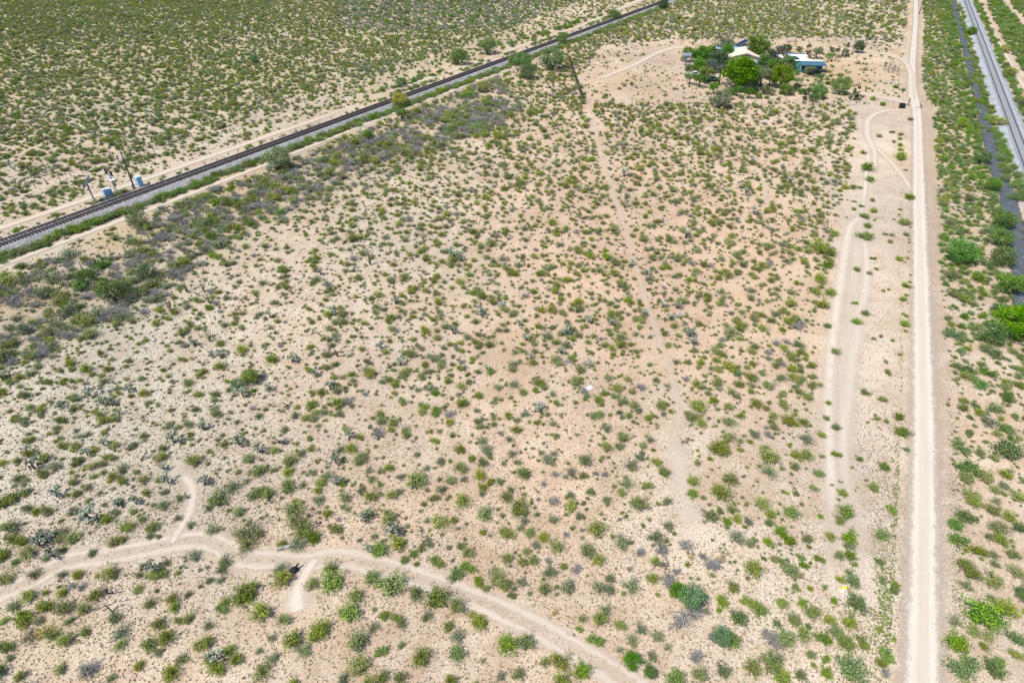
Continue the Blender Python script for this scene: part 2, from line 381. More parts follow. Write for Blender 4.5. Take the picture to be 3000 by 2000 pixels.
M['bare'] = track_mat('bare scraped soil', (0.57, 0.48, 0.38), (0.66, 0.575, 0.47), False, 0.7, 0.3, op=0.8)

road_px = [(2682, -70), (2683, 0), (2682, 60), (2678, 120), (2673, 180), (2672, 250), (2682, 310), (2687, 350), (2689, 450), (2693, 650), (2699, 900), (2704, 1150), (2706, 1300), (2704, 1650), (2700, 2000), (2695, 2300)]
ribbon('road_verge', [(x+ (30 if 300 < y < 1400 else 8), y) for x, y in road_px], [3.2, 3.2, 3.2, 3.4, 3.6, 4.0, 4.4, 5.0, 5.2, 5.8, 5.6, 5.4, 5.4, 5.4, 5.6, 5.6], M['verge'], 'reddish gravel verge along the pale dirt road', clear=-1.6)
ribbon('dirt_road', road_px, [2.8, 2.8, 2.8, 2.8, 3.0, 3.4, 3.8, 3.4, 3.5, 3.8, 3.8, 3.8, 3.8, 3.9, 4.2, 4.2], M['road'], 'pale graded dirt road running away up the right side', z=0.11, clear=0.5)
low = [(-140, 1790), (0, 1737), (89, 1702), (187, 1648), (312, 1628), (424, 1608), (504, 1590), (580, 1581), (647, 1599), (714, 1637), (803, 1641), (893, 1648), (960, 1635), (1030, 1640), (1089, 1653), (1178, 1675), (1312, 1724), (1446, 1778), (1558, 1831), (1670, 1894), (1781, 1961), (1880, 2025), (2020, 2120)]
ribbon('dirt_track', low, 3.0, M['ruts'], 'winding two-rut track crossing the lower part of the picture')
ribbon('dirt_track', [(504, 1590), (520, 1560), (552, 1510), (565, 1460), (560, 1420), (531, 1385), (520, 1372)], [1.5, 1.5, 1.6, 1.6, 1.6, 1.9, 1.6], M['sand'], 'short sandy spur leading up from the lower left track', fade=(0, 2))
ribbon('bare_patch', [(925, 1640), (905, 1665), (880, 1710), (868, 1750), (872, 1790)], [1.2, 1.5, 1.7, 3.0, 2.6], M['bare'], 'bare sandy turnout below the lower track')
ribbon('dirt_track', [(2672, 325), (2640, 323), (2603, 324), (2562, 335), (2542, 357), (2540, 393), (2551, 420), (2576, 442), (2616, 482), (2650, 525), (2672, 560)], [1.8, 2.0, 2.6, 2.9, 2.9, 2.9, 2.8, 2.2, 2.0, 2.0, 2.2], M['sand'], 'curved sandy loop track leaving the pale road below the yard')
ribbon('dirt_track', [(2551, 425), (2562, 446), (2563, 480), (2566, 510)], [2.2, 2.2, 1.8, 1.3], M['sand'], 'sandy stub below the curved loop track', fade=(0, 4))
ribbon('dirt_track', [(2545, 430), (2538, 500), (2531, 580), (2515, 640), (2495, 660), (2480, 720), (2468, 800), (2452, 900), (2440, 1000), (2431, 1100), (2428, 1200), (2432, 1320), (2440, 1480), (2450, 1720)], [1.2, 1.2, 1.4, 1.8, 2.3, 2.6, 2.6, 2.6, 2.5, 2.4, 2.4, 2.4, 2.4, 2.4], M['bare'], 'left wheel rut of the overgrown track beside the pale road', fade=(3, 14), clear=0.1)
ribbon('dirt_track', [(2527, 690), (2537, 752), (2531, 864), (2513, 918), (2509, 985), (2495, 1050), (2486, 1141), (2474, 1230), (2470, 1320), (2474, 1420), (2490, 1600)], [1.6, 2.2, 2.5, 2.6, 2.7, 2.6, 2.4, 2.2, 2.1, 2.0, 2.0], M['bare'], 'right wheel rut of the overgrown track beside the pale road', fade=(3, 12), clear=0.1)
ribbon('bare_patch', [(2548, 560), (2520, 660), (2510, 760), (2500, 880), (2485, 1000), (2470, 1120), (2465, 1250), (2480, 1400), (2520, 1560), (2540, 1750)], [2.5, 4.0, 4.8, 5.0, 5.0, 5.0, 4.6, 4.2, 4.0, 3.4], M['worn'], 'broad worn strip of pale soil under the overgrown ruts', fade=(6, 14), clear=-3)
ribbon('dirt_track', [(2490, 1110), (2520, 1130), (2560, 1140), (2610, 1150), (2650, 1175), (2680, 1220)], 1.6, M['faint'], 'faint scraped arc joining the overgrown track to the pale road', fade=(2, 2), clear=0)
ribbon('dirt_track', [(1722, 295), (1728, 320), (1745, 393), (1765, 470), (1793, 560), (1822, 645), (1848, 720), (1868, 800), (1893, 890), (1920, 965), (1946, 1040), (1969, 1110), (1985, 1190), (1990, 1300), (1990, 1420)], [1.4]*8+[1.5]*5+[2.0, 2.0], M['faint'], 'faint straight track through the middle of the scrub', fade=(3, 8), clear=-0.45)
ribbon('bare_patch', [(1960, 1270), (1985, 1330), (1995, 1400), (2010, 1470), (2030, 1550)], [2.4, 4.0, 3.6, 3.6, 3.0], M['worn'], 'pale bare patch in the lower right scrub', fade=(2, 2), clear=-0.6)
ribbon('service_track', [RO(s_, 6.3+0.5*math.sin(s_*.05)) for s_ in range(-60, 171, 15)], 2.2, M['sand'], 'tan service track on the near side of the dark railway', fade=(0, 50), px=False)
ribbon('service_track', [RO(s_, -7.6+0.02*max(0, s_)+0.3*math.sin(s_*.07)) for s_ in range(-60, 86, 12)], 2.5, M['sand'], 'pale service track beyond the railway past the signal cabinets', fade=(0, 14), px=False)
ribbon('service_track', [(1100, 285), (1200, 250), (1335, 205), (1450, 165), (1580, 118), (1714, 72), (1781, 42), (1880, 0), (1990, -50)], [1.6, 2.2, 2.4, 2.2, 1.8, 2.8, 2.8, 2.8, 2.8], M['sand'], 'pale service track beyond the upper stretch of the railway', fade=(12, 0))
ribbon('fence_path', [(-150, 640), (60, 577), (200, 525), (330, 480), (480, 430), (640, 385), (820, 330), (1000, 270)], 1.3, M['faint'], 'narrow pale path along the wire fence beyond the railway', fade=(0, 20), clear=-0.3)
ribbon('driveway', [(1752, 236), (1800, 215), (1848, 196), (1895, 172), (1938, 152), (1973, 142), (2000, 142), (2040, 144), (2080, 148)], [2.8, 3.0, 3.0, 3.0, 3.2, 3.6, 3.0, 2.0, 1.6], M['sand'], 'pale gravel driveway curving up to the house yard', fade=(4, 4))
ribbon('driveway', [(2672, 306), (2640, 300), (2580, 288), (2513, 276), (2424, 256), (2345, 240), (2300, 228)], [3.4, 2.8, 2.2, 2.0, 2.0, 2.0, 1.8], M['sand'], 'sandy driveway from the road corner to the tree-shaded house', fade=(0, 4))
ribbon('driveway', [(2669, 290), (2667, 250), (2666, 215), (2652, 184), (2625, 170), (2580, 158), (2491, 150), (2402, 144), (2320, 142), (2230, 140)], [3.2, 3.0, 2.8, 2.6, 2.0, 1.8, 1.6, 1.8, 3.0, 1.8], M['sand'], 'sandy yard track looping behind the teal house', fade=(0, 6))
ribbon('dirt_track', [(2868, -40), (2879, 9), (2893, 54), (2910, 95), (2933, 138), (2969, 205), (3000, 260), (3060, 360)], [2.4, 2.3, 2.3, 2.3, 2.2, 2.0, 2.0, 2.0], M['sand'], 'pinkish sandy track right of the far right railway')
ribbon('dirt_track', [(2930, -30), (2955, 18), (2996, 62), (3060, 130)], 1.8, M['faint'], 'second sandy track in the upper right corner')
for (pts, lab) in (([(1540, 415), (1470, 445), (1390, 480), (1320, 500)], 'faint pale footpath in the upper middle scrub'), ([(1870, 350), (1850, 390), (1835, 430), (1825, 470)], 'faint path forking right of the middle track'),
                   ([(2200, 500), (2235, 530), (2245, 570), (2230, 620)], 'faint bare path in the right hand scrub'), ([(0, 20), (60, 5), (140, -20)], 'pale path in the upper left corner'),
                   ([(520, 700), (470, 760), (420, 840)], 'narrow animal trail below the grey thicket')):
    ribbon('footpath', pts, 1.2, M['faint'], lab, fade=(5, 5), clear=-0.4)
am, nt, b = newmat('old dark asphalt'); v = objvec(nt); n1 = noise(nt, v, 0.8, 6, 0.7)
c = ramp(nt, n1, [(0.3, (0.045, 0.055, 0.065)), (0.60, (0.09, 0.10, 0.11)), (0.74, (0.28, 0.25, 0.21))]); nt.links.new(c, b.inputs['Base Color']); bump(nt, b, noise(nt, v, 9, 3), 0.3, 0.02)
nt.links.new(ramp(nt, math_(nt, 'ADD', math_(nt, 'ABSOLUTE', attr(nt, 'across')), math_(nt, 'MULTIPLY', math_(nt, 'SUBTRACT', n1, 0.5), 1.3)), [(0.72, 1.0), (0.92, 0.0)]), b.inputs['Alpha'])
asph = [(2788, -40), (2799, 27), (2826, 134), (2844, 201), (2862, 268), (2888, 371), (2915, 482), (2943, 558), (2962, 625), (2980, 717), (2990, 800), (3005, 920)]
ribbon('asphalt_strip', asph, [2.5, 2.5, 2.7, 2.8, 2.9, 3.0, 3.2, 3.4, 3.5, 3.5, 3.5, 3.5], am, 'old dark asphalt strip between the hedges beside the right railway', z=0.2, clear=-0.7)

# ------------------------------------------------------------------ railways
def gravel(name, lo, mid, hi, sc=7.0):
    m, nt, b = newmat(name); v = objvec(nt)
    vo = N(nt, 'ShaderNodeTexVoronoi'); vo.inputs['Scale'].default_value = sc; nt.links.new(v, vo.inputs['Vector'])
    n1 = noise(nt, v, 0.5, 5, 0.6); n2 = noise(nt, v, sc*0.7, 4, 0.8)
    c = ramp(nt, n2, [(0.3, lo), (0.5, mid), (0.68, hi)])
    c = mix(nt, 0.35, c, ramp(nt, vo.outputs['Color'], [(0.2, lo), (0.8, hi)]))
    c = mix(nt, 1.0, c, ramp(nt, n1, [(0.3, (0.8, 0.8, 0.8)), (0.7, (1.1, 1.08, 1.05))]), 'MULTIPLY')
    nt.links.new(c, b.inputs['Base Color']); bump(nt, b, vo.outputs['Distance'], 0.8, 0.12); return m
M['ballast_l'] = gravel('grey rail ballast', (0.12, 0.115, 0.12), (0.27, 0.26, 0.265), (0.45, 0.44, 0.43), 4.5)
M['ballast_r'] = gravel('pale blue grey rail ballast', (0.20, 0.21, 0.22), (0.33, 0.345, 0.36), (0.46, 0.475, 0.48), 4.5)
M['rail_dark'] = plain('dark dull rail', (0.10, 0.10, 0.11), 0.6, 0.3)
M['tie_r'] = plain('grey weathered ties', (0.30, 0.305, 0.31), var=0.2)
def railway(name, A, B, ext0, ext1, prof, gauge_h, tie_mat, bal_mat, label, blabel, tie_w=0.25, rail_m='rail', clear=None):
    d = (B-A).normalized(); nn = Vector((d.y, -d.x, 0)); A = A - d*ext0; B = B + d*ext1; L = (B-A).length
    A.z = B.z = 0
    mb = MB(); steps = int(L/2.0); rr = random.Random(3)
    for i in range(steps+1):
        p = A + d*(L*i/steps)
        for k, (u, z) in enumerate(prof):
            j = 0 if z > 0.3 else rr.uniform(-0.25, 0.25)
            q = p+nn*(u+j); mb.v.append((q.x, q.y, z))
    K = len(prof)
    for i in range(steps):
        for k in range(K-1):
            a = i*K+k; mb.f.append((a, a+1, a+1+K, a+K)); mb.m.append(0)
    o = mb.build('ballast_bed', bal_mat); tag(o, blabel, kind='structure')
    hz = prof[1][1] if len(prof) == 4 else gauge_h
    root = empty(name, (A+B)/2 + Vector((0, 0, hz))); tag(root, label, 'railway')
    iv = -root.location
    ang = math.atan2(d.y, d.x)
    t = MB(); n = int(L/0.56); vis = 0
    for i in range(n):
        p = A+d*(0.56*i+rr.uniform(-.04, .04)); t.box((p.x+iv.x, p.y+iv.y, 0.07), (tie_w, 2.6, 0.16), ang+rr.uniform(-.02, .02))
    tag(t.build('ties', tie_mat, root), 'row of wooden ties under the rails', kind='stuff')
    for s_ in (-1, 1):
        m = MB(); c0 = (A+B)/2+nn*(0.76*s_)+iv
        m.box((c0.x, c0.y, 0.166), (L, 0.15, 0.03), ang, 1); m.box((c0.x, c0.y, 0.235), (L, 0.03, 0.11), ang, 1); m.box((c0.x, c0.y, 0.315), (L, 0.09, 0.05), ang, 0)
        m.build('rail', [M[rail_m], M['rust'] if rail_m == 'rail' else M['rail_dark']], root)
    LINES.append((np.array([tuple((A+d*s_)[:2]) for s_ in np.arange(0, L, 1.5)]), clear))
    return d, nn

dL, nL_ = railway('railway_track', RLA.copy(), RLB.copy(), 60, 160, [(-3.6, -0.05), (-1.8, 0.75), (1.75, 0.75), (3.5, -0.05)], 0.75, M['tie'], M['ballast_l'], 'dark single railway track on grey ballast crossing the upper left', 'grey gravel embankment under the upper left railway', 0.3, clear=3.0)
RRA, RRB = G(2990, 424, 0.8), G(2831, 0, 0.8)
dR, nR_ = railway('railway_track', RRA.copy(), RRB.copy(), 70, 160, [(-3.0, -0.05), (-1.9, 0.55), (1.9, 0.55), (3.4, -0.05)], 0.55, M['tie_r'], M['ballast_r'], 'pale railway track running up the far right edge', 'pale blue grey ballast of the far right railway', 0.25, 'rail_dark', clear=3.0)

# ------------------------------------------------------------------ plants: mesh makers (unit size: about 1 m across unless said)
def leaves(mb, tone, rr, pts, size, flat=0.0, tones=None):
    """small leaf faces at pts with random attitude"""
    for i, p in enumerate(pts):
        a = Vector((rr.gauss(0, 1), rr.gauss(0, 1), rr.gauss(0, 1)*(1-flat))).normalized()
        b_ = a.cross(Vector((rr.gauss(0, 1), rr.gauss(0, 1), rr.gauss(0, 1)))).normalized()
        s1 = size*rr.uniform(0.7, 1.4); s2 = s1*rr.uniform(0.4, 0.65); p = Vector(p)
        mb.quad(p-a*s1, p+b_*s2, p+a*s1, p-b_*s2)
        tone.append(min(1, max(0, (tones[i] if tones else 0.5)+rr.gauss(0, 0.2))))
def shrub_mesh(seed, n_stem=26, per=15, leaf=0.042, spread=0.95, hgt=0.62, lumps=1, stem_r=0.011, inner=0.35):
    rr = random.Random(seed); st = MB(); fo = MB(); tone = []
    cs = [(0, 0, 1.0)] if lumps == 1 else [(rr.uniform(-.2, .2), rr.uniform(-.2, .2), rr.uniform(0.6, 0.9)) for _ in range(lumps)]
    for cx, cy, k in cs:
        lob = [(rr.uniform(0, 6.28), rr.uniform(0.1, 0.3)) for _ in range(3)]
        for i in range(n_stem//len(cs)):
            ph = rr.uniform(0, 6.283); th = math.sqrt(rr.random())*spread
            f = 1+sum(a*math.cos(ph*(q+1)-o) for q, (o, a) in enumerate(lob))*0.5
            L = 0.58*k*rr.uniform(0.62, 1.12)*f
            d = Vector((math.sin(th)*math.cos(ph), math.sin(th)*math.sin(ph), math.cos(th)*hgt/0.55))
            b0 = Vector((cx+rr.gauss(0, .05), cy+rr.gauss(0, .05), 0)); mid = b0+d*L*0.5+Vector((0, 0, 0.04)); tip = b0+d*L
            tip.z = max(0.05, tip.z-0.12*math.sin(th)*L)
            st.tube([b0, mid, tip], [stem_r, stem_r*0.7, stem_r*0.25], 3, cap=False)
            pts = []; tn = []
            for q in range(per):
                t = inner+(1.08-inner)*rr.random()**0.75
                p = b0.lerp(mid, t*2) if t < 0.5 else mid.lerp(tip, t*2-1)
                sg = 0.035+0.035*t
                pts.append((p.x+rr.gauss(0, sg), p.y+rr.gauss(0, sg), max(0.02, p.z+rr.gauss(0, sg)))); tn.append(-0.08+0.85*t)  # leaf tone darkens towards the middle of the shrub
            leaves(fo, tone, rr, pts, leaf, tones=tn)
    rad = sorted(math.hypot(v[0], v[1]) for v in fo.v); k = 0.5/rad[int(len(rad)*0.93)]
    for mb in (st, fo): mb.v = [(x*k, y*k, z*k*0.78) for x, y, z in mb.v]
    return st, fo, tone
def dead_mesh(seed, n=54, r=0.0135, hgt=0.62):
    rr = random.Random(seed); st = MB()
    for i in range(n):
        ph = rr.uniform(0, 6.283); th = math.sqrt(rr.random())*1.15; L = 0.55*rr.uniform(0.5, 1.1)
        d = Vector((math.sin(th)*math.cos(ph), math.sin(th)*math.sin(ph), math.cos(th)*hgt+0.1)); b0 = Vector((rr.gauss(0, .06), rr.gauss(0, .06), 0))
        tip = b0+d*L; mid = b0+d*L*0.5+Vector((rr.gauss(0, .04), rr.gauss(0, .04), 0.05)); st.tube([b0, mid, tip], [r, r*0.8, r*0.4], 3, cap=False)
        for q in range(4):
            t = rr.uniform(0.2, 0.9); p = mid.lerp(tip, t); e = p+Vector((rr.gauss(0, .12), rr.gauss(0, .12), abs(rr.gauss(0, .08)))); st.tube([p, e], [r*0.6, r*0.3], 3, cap=False)
    return st
def cholla_mesh(seed, tall=1.0, n=6, bare=False):
    """unit = metres: dark trunk, arms, pale fuzzy joints"""
    rr = random.Random(seed); tr = MB(); jt = MB(); tone = []
    lean = Vector((rr.gauss(0, .12), rr.gauss(0, .12), 1)).normalized(); h = 0.62*tall*rr.uniform(0.8, 1.2)
    tr.tube([(0, 0, -.05), lean*h*0.5, lean*h], [0.075, 0.065, 0.05], 6)
    for i in range(n):
        ph = 6.283*i/n+rr.uniform(-.5, .5); s0 = lean*h*rr.uniform(0.45, 1.0); L = rr.uniform(0.22, 0.48)*tall
        e = s0+Vector((math.cos(ph)*L*0.8, math.sin(ph)*L*0.8, L*rr.uniform(0.15, 0.75))); m = s0.lerp(e, .5)+Vector((0, 0, -.04))
        tr.tube([s0, m, e], [0.045, 0.04, 0.035], 5)
        if bare and i % 2: continue
        for q in range(rr.randint(8, 13)):
            c = e+Vector((rr.gauss(0, .12), rr.gauss(0, .12), rr.uniform(-.1, .2))); ax = Vector((rr.gauss(0, .6), rr.gauss(0, .6), 1)).normalized()
            k0 = len(jt.f); jt.blob(c, (0.06, 0.06, rr.uniform(.08, .13)), 4, 5, rnd=rr, M=ax.to_track_quat('Z', 'Y').to_matrix()); tone += [min(1, max(0, rr.gauss(0.45+0.5*(c.z-e.z)/0.3, 0.16)))]*(len(jt.f)-k0)
    return tr, jt, tone
def ocotillo_mesh(seed, n=16):
    rr = random.Random(seed); w = MB(); tone = []
    for i in range(n):
        ph = rr.uniform(0, 6.283); th = rr.uniform(0.05, 0.55); L = rr.uniform(1.6, 2.8)
        d = Vector((math.sin(th)*math.cos(ph), math.sin(th)*math.sin(ph), math.cos(th))); k0 = len(w.f)
        w.tube([(rr.gauss(0, .06), rr.gauss(0, .06), 0), d*L*0.5, d*L+Vector((d.x, d.y, 0))*0.15], [0.035, 0.03, 0.015], 4); tone += [rr.uniform(0, 1)]*(len(w.f)-k0)
    return w, tone
def tree_mesh(seed, h=4.0, r=2.0, trunk=0.9, clumps=22, per=70, leaf=0.13, shape='round', forks=5):
    """metres; crown is leaf faces gathered in clumps round the limb ends"""
    rr = random.Random(seed); tk = MB(); fo = MB(); tone = []
    fork = Vector((rr.gauss(0, .1), rr.gauss(0, .1), trunk)); tr = 0.035*h+0.03
    tk.tube([(0, 0, -.1), fork*0.5, fork], [tr*1.25, tr, tr*0.85], 7)
    ends = []
    for i in range(forks):
        ph = 6.283*i/forks+rr.uniform(-.4, .4); e = fork+Vector((math.cos(ph)*r*0.55, math.sin(ph)*r*0.55, (h-trunk)*rr.uniform(0.35, 0.6)))
        m = fork.lerp(e, .5)+Vector((0, 0, 0.12*h)); tk.tube([fork, m, e], [tr*0.6, tr*0.4, tr*0.15], 5, cap=False); ends.append(e)
    cz = trunk+(h-trunk)*0.5
    for i in range(clumps):
        ph = rr.uniform(0, 6.283); u = rr.uniform(-0.75, 1.0)
        if shape == 'cone':
            z = trunk*0.5+(h-trunk*0.5)*rr.random()**1.1; q = r*(1-(z-trunk*0.5)/(h-trunk*0.5))*rr.uniform(0.5, 1.0)+0.08; c = Vector((math.cos(ph)*q, math.sin(ph)*q, z)); cr = r*0.28
        elif shape == 'flat':
            q = r*math.sqrt(rr.random()); c = Vector((math.cos(ph)*q, math.sin(ph)*q, trunk+(h-trunk)*(0.75+rr.gauss(0, .1)-0.35*(q/r)**2))); cr = r*0.27
        else:
            s_ = math.sqrt(max(0, 1-u*u))*rr.uniform(0.55, 1.0); c = Vector((math.cos(ph)*r*s_*0.85, math.sin(ph)*r*s_*0.85, cz+u*(h-trunk)*0.42)); cr = r*rr.uniform(0.24, 0.38)
        if i < len(ends) and shape == 'round': c = ends[i].copy()
        pts = []; tn = []; ct = rr.gauss(0, 0.1)
        for q in range(per):
            o = Vector((rr.gauss(0, 1), rr.gauss(0, 1), rr.gauss(0, .8))); o = o.normalized()*cr*rr.random()**0.45
            p = c+o; p.z = max(0.1, p.z); pts.append(p); tn.append(0.42+ct+0.35*o.z/cr)  # leaf tone rises towards the top of each clump
        leaves(fo, tone, rr, pts, leaf, tones=tn)
    return tk, fo, tone
def tuft_mesh(seed, n=14, w=0.02):
    rr = random.Random(seed); mb = MB(); tone = []
    for i in range(n):
        ph = rr.uniform(0, 6.283); th = rr.uniform(0.2, 1.2); L = rr.uniform(0.5, 1.0)*0.5; d = Vector((math.sin(th)*math.cos(ph), math.sin(th)*math.sin(ph), math.cos(th)))*L
        s_ = Vector((-math.sin(ph), math.cos(ph), 0))*0.09; b0 = Vector((rr.gauss(0, .08), rr.gauss(0, .08), 0)); mb.poly([b0-s_, b0+s_, b0+d]); tone.append(rr.random())
    return mb, tone

SH = {}     # kind -> list of (stems mesh, foliage mesh)
def reg(kind, k, stem_m, leaf_m):
    st, fo, tone = k; i = len(SH.setdefault(kind, []))
    SH[kind].append((st.mesh('%s stems %d' % (kind, i), stem_m), fo.mesh('%s foliage %d' % (kind, i), leaf_m, tone), (st, fo, tone)))
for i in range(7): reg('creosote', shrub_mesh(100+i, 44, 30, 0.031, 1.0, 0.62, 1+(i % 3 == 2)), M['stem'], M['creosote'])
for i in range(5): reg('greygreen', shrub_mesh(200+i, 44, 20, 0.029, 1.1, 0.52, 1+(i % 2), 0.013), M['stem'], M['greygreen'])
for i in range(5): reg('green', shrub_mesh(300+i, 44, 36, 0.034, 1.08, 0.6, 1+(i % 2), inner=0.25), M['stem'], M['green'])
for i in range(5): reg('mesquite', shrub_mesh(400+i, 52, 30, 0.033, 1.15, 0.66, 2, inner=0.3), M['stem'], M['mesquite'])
DEAD = [dead_mesh(500+i) for i in range(5)]
DEADM = [m.mesh('dead shrub twigs', M['twig']) for m in DEAD]
CH = []
for i in range(7):
    a, j, t = cholla_mesh(600+i, 1.0 if i % 3 else 1.35, 4+i % 4, bare=(i == 5)); CH.append((a.mesh('cholla trunk', M['cholla_dark']), j.mesh('cholla joints', M['cholla'], t), (a, j, t)))

# sources for the uncountable far scrub
SRC = {}
def src(coll, mb_list, tone_list, mats, name, label):
    c = SRC.get(coll)
    if c is None: c = SRC[coll] = bpy.data.collections.new(coll)
    mb = MB(); tone = []
    for k, (m, t) in enumerate(zip(mb_list, tone_list)):
        n = len(mb.v); mb.v += m.v; mb.f += [tuple(i+n for i in f) for f in m.f]; mb.m += [k]*len(m.f); tone += (t if t is not None else [0.5]*len(m.f))
    o = bpy.data.objects.new(name, mb.mesh(name, mats, tone)); c.objects.link(o); o['kind'] = 'stuff'; o['label'] = label
def scatter(name, pts, rot, scl, idx, coll, label, tilt=None):
    me = bpy.data.meshes.new(name); me.from_pydata([tuple(p) for p in pts], [], [])
    a = me.attributes.new('rotz', 'FLOAT', 'POINT'); a.data.foreach_set('value', np.array(rot, np.float32))
    a = me.attributes.new('scl', 'FLOAT_VECTOR', 'POINT'); a.data.foreach_set('vector', np.array(scl, np.float32).ravel())
    a = me.attributes.new('vidx', 'INT', 'POINT'); a.data.foreach_set('value', np.array(idx, np.int32))
    o = link(name, me); tag(o, label, kind='stuff')
    ng = bpy.data.node_groups.new(name, 'GeometryNodeTree')
    ng.interface.new_socket('Geometry', in_out='INPUT', socket_type='NodeSocketGeometry'); ng.interface.new_socket('Geometry', in_out='OUTPUT', socket_type='NodeSocketGeometry')
    gi = ng.nodes.new('NodeGroupInput'); go = ng.nodes.new('NodeGroupOutput'); ip = ng.nodes.new('GeometryNodeInstanceOnPoints'); ci = ng.nodes.new('GeometryNodeCollectionInfo')
    ci.inputs['Collection'].default_value = SRC[coll]; ci.inputs['Separate Children'].default_value = True; ci.inputs['Reset Children'].default_value = True
    def na(n, t): x = ng.nodes.new('GeometryNodeInputNamedAttribute'); x.data_type = t; x.inputs['Name'].default_value = n; return x.outputs['Attribute']
    cx = ng.nodes.new('ShaderNodeCombineXYZ'); ng.links.new(na('rotz', 'FLOAT'), cx.inputs[2])
    ip.inputs['Pick Instance'].default_value = True
    ng.links.new(gi.outputs[0], ip.inputs['Points']); ng.links.new(ci.outputs[0], ip.inputs['Instance']); ng.links.new(na('vidx', 'INT'), ip.inputs['Instance Index'])
    ng.links.new(cx.outputs[0], ip.inputs['Rotation']); ng.links.new(na('scl', 'FLOAT_VECTOR'), ip.inputs['Scale']); ng.links.new(ip.outputs[0], go.inputs[0])
    md = o.modifiers.new('scatter', 'NODES'); md.node_group = ng
    return o
for kind, lm in (('creosote', 'creosote'), ('greygreen', 'greygreen'), ('green', 'green'), ('mesquite', 'mesquite')):
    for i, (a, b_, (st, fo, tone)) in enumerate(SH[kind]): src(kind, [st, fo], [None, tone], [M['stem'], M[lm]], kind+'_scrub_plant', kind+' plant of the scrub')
for i, m in enumerate(DEAD): src('dead', [m], [None], [M['twig']], 'dead_scrub_plant', 'dead grey plant of the scrub')
for i, (a, b_, (tk, jt, t)) in enumerate(CH): src('cholla', [tk, jt], [None, t], [M['cholla_dark'], M['cholla']], 'cholla_scrub_plant', 'cholla cactus of the far scrub')
for i in range(4):
    t, tn = tuft_mesh(700+i); src('grass', [t], [tn], [M['grass']], 'grass_tuft', 'dry grass tuft')
    t, tn = tuft_mesh(720+i, 18); src('sage', [t], [tn], [M['sage']], 'sage_tuft', 'small sage tuft')
    t, tn = tuft_mesh(740+i, 18); src('weed', [t], [tn], [M['green']], 'weed_tuft', 'small green weed')

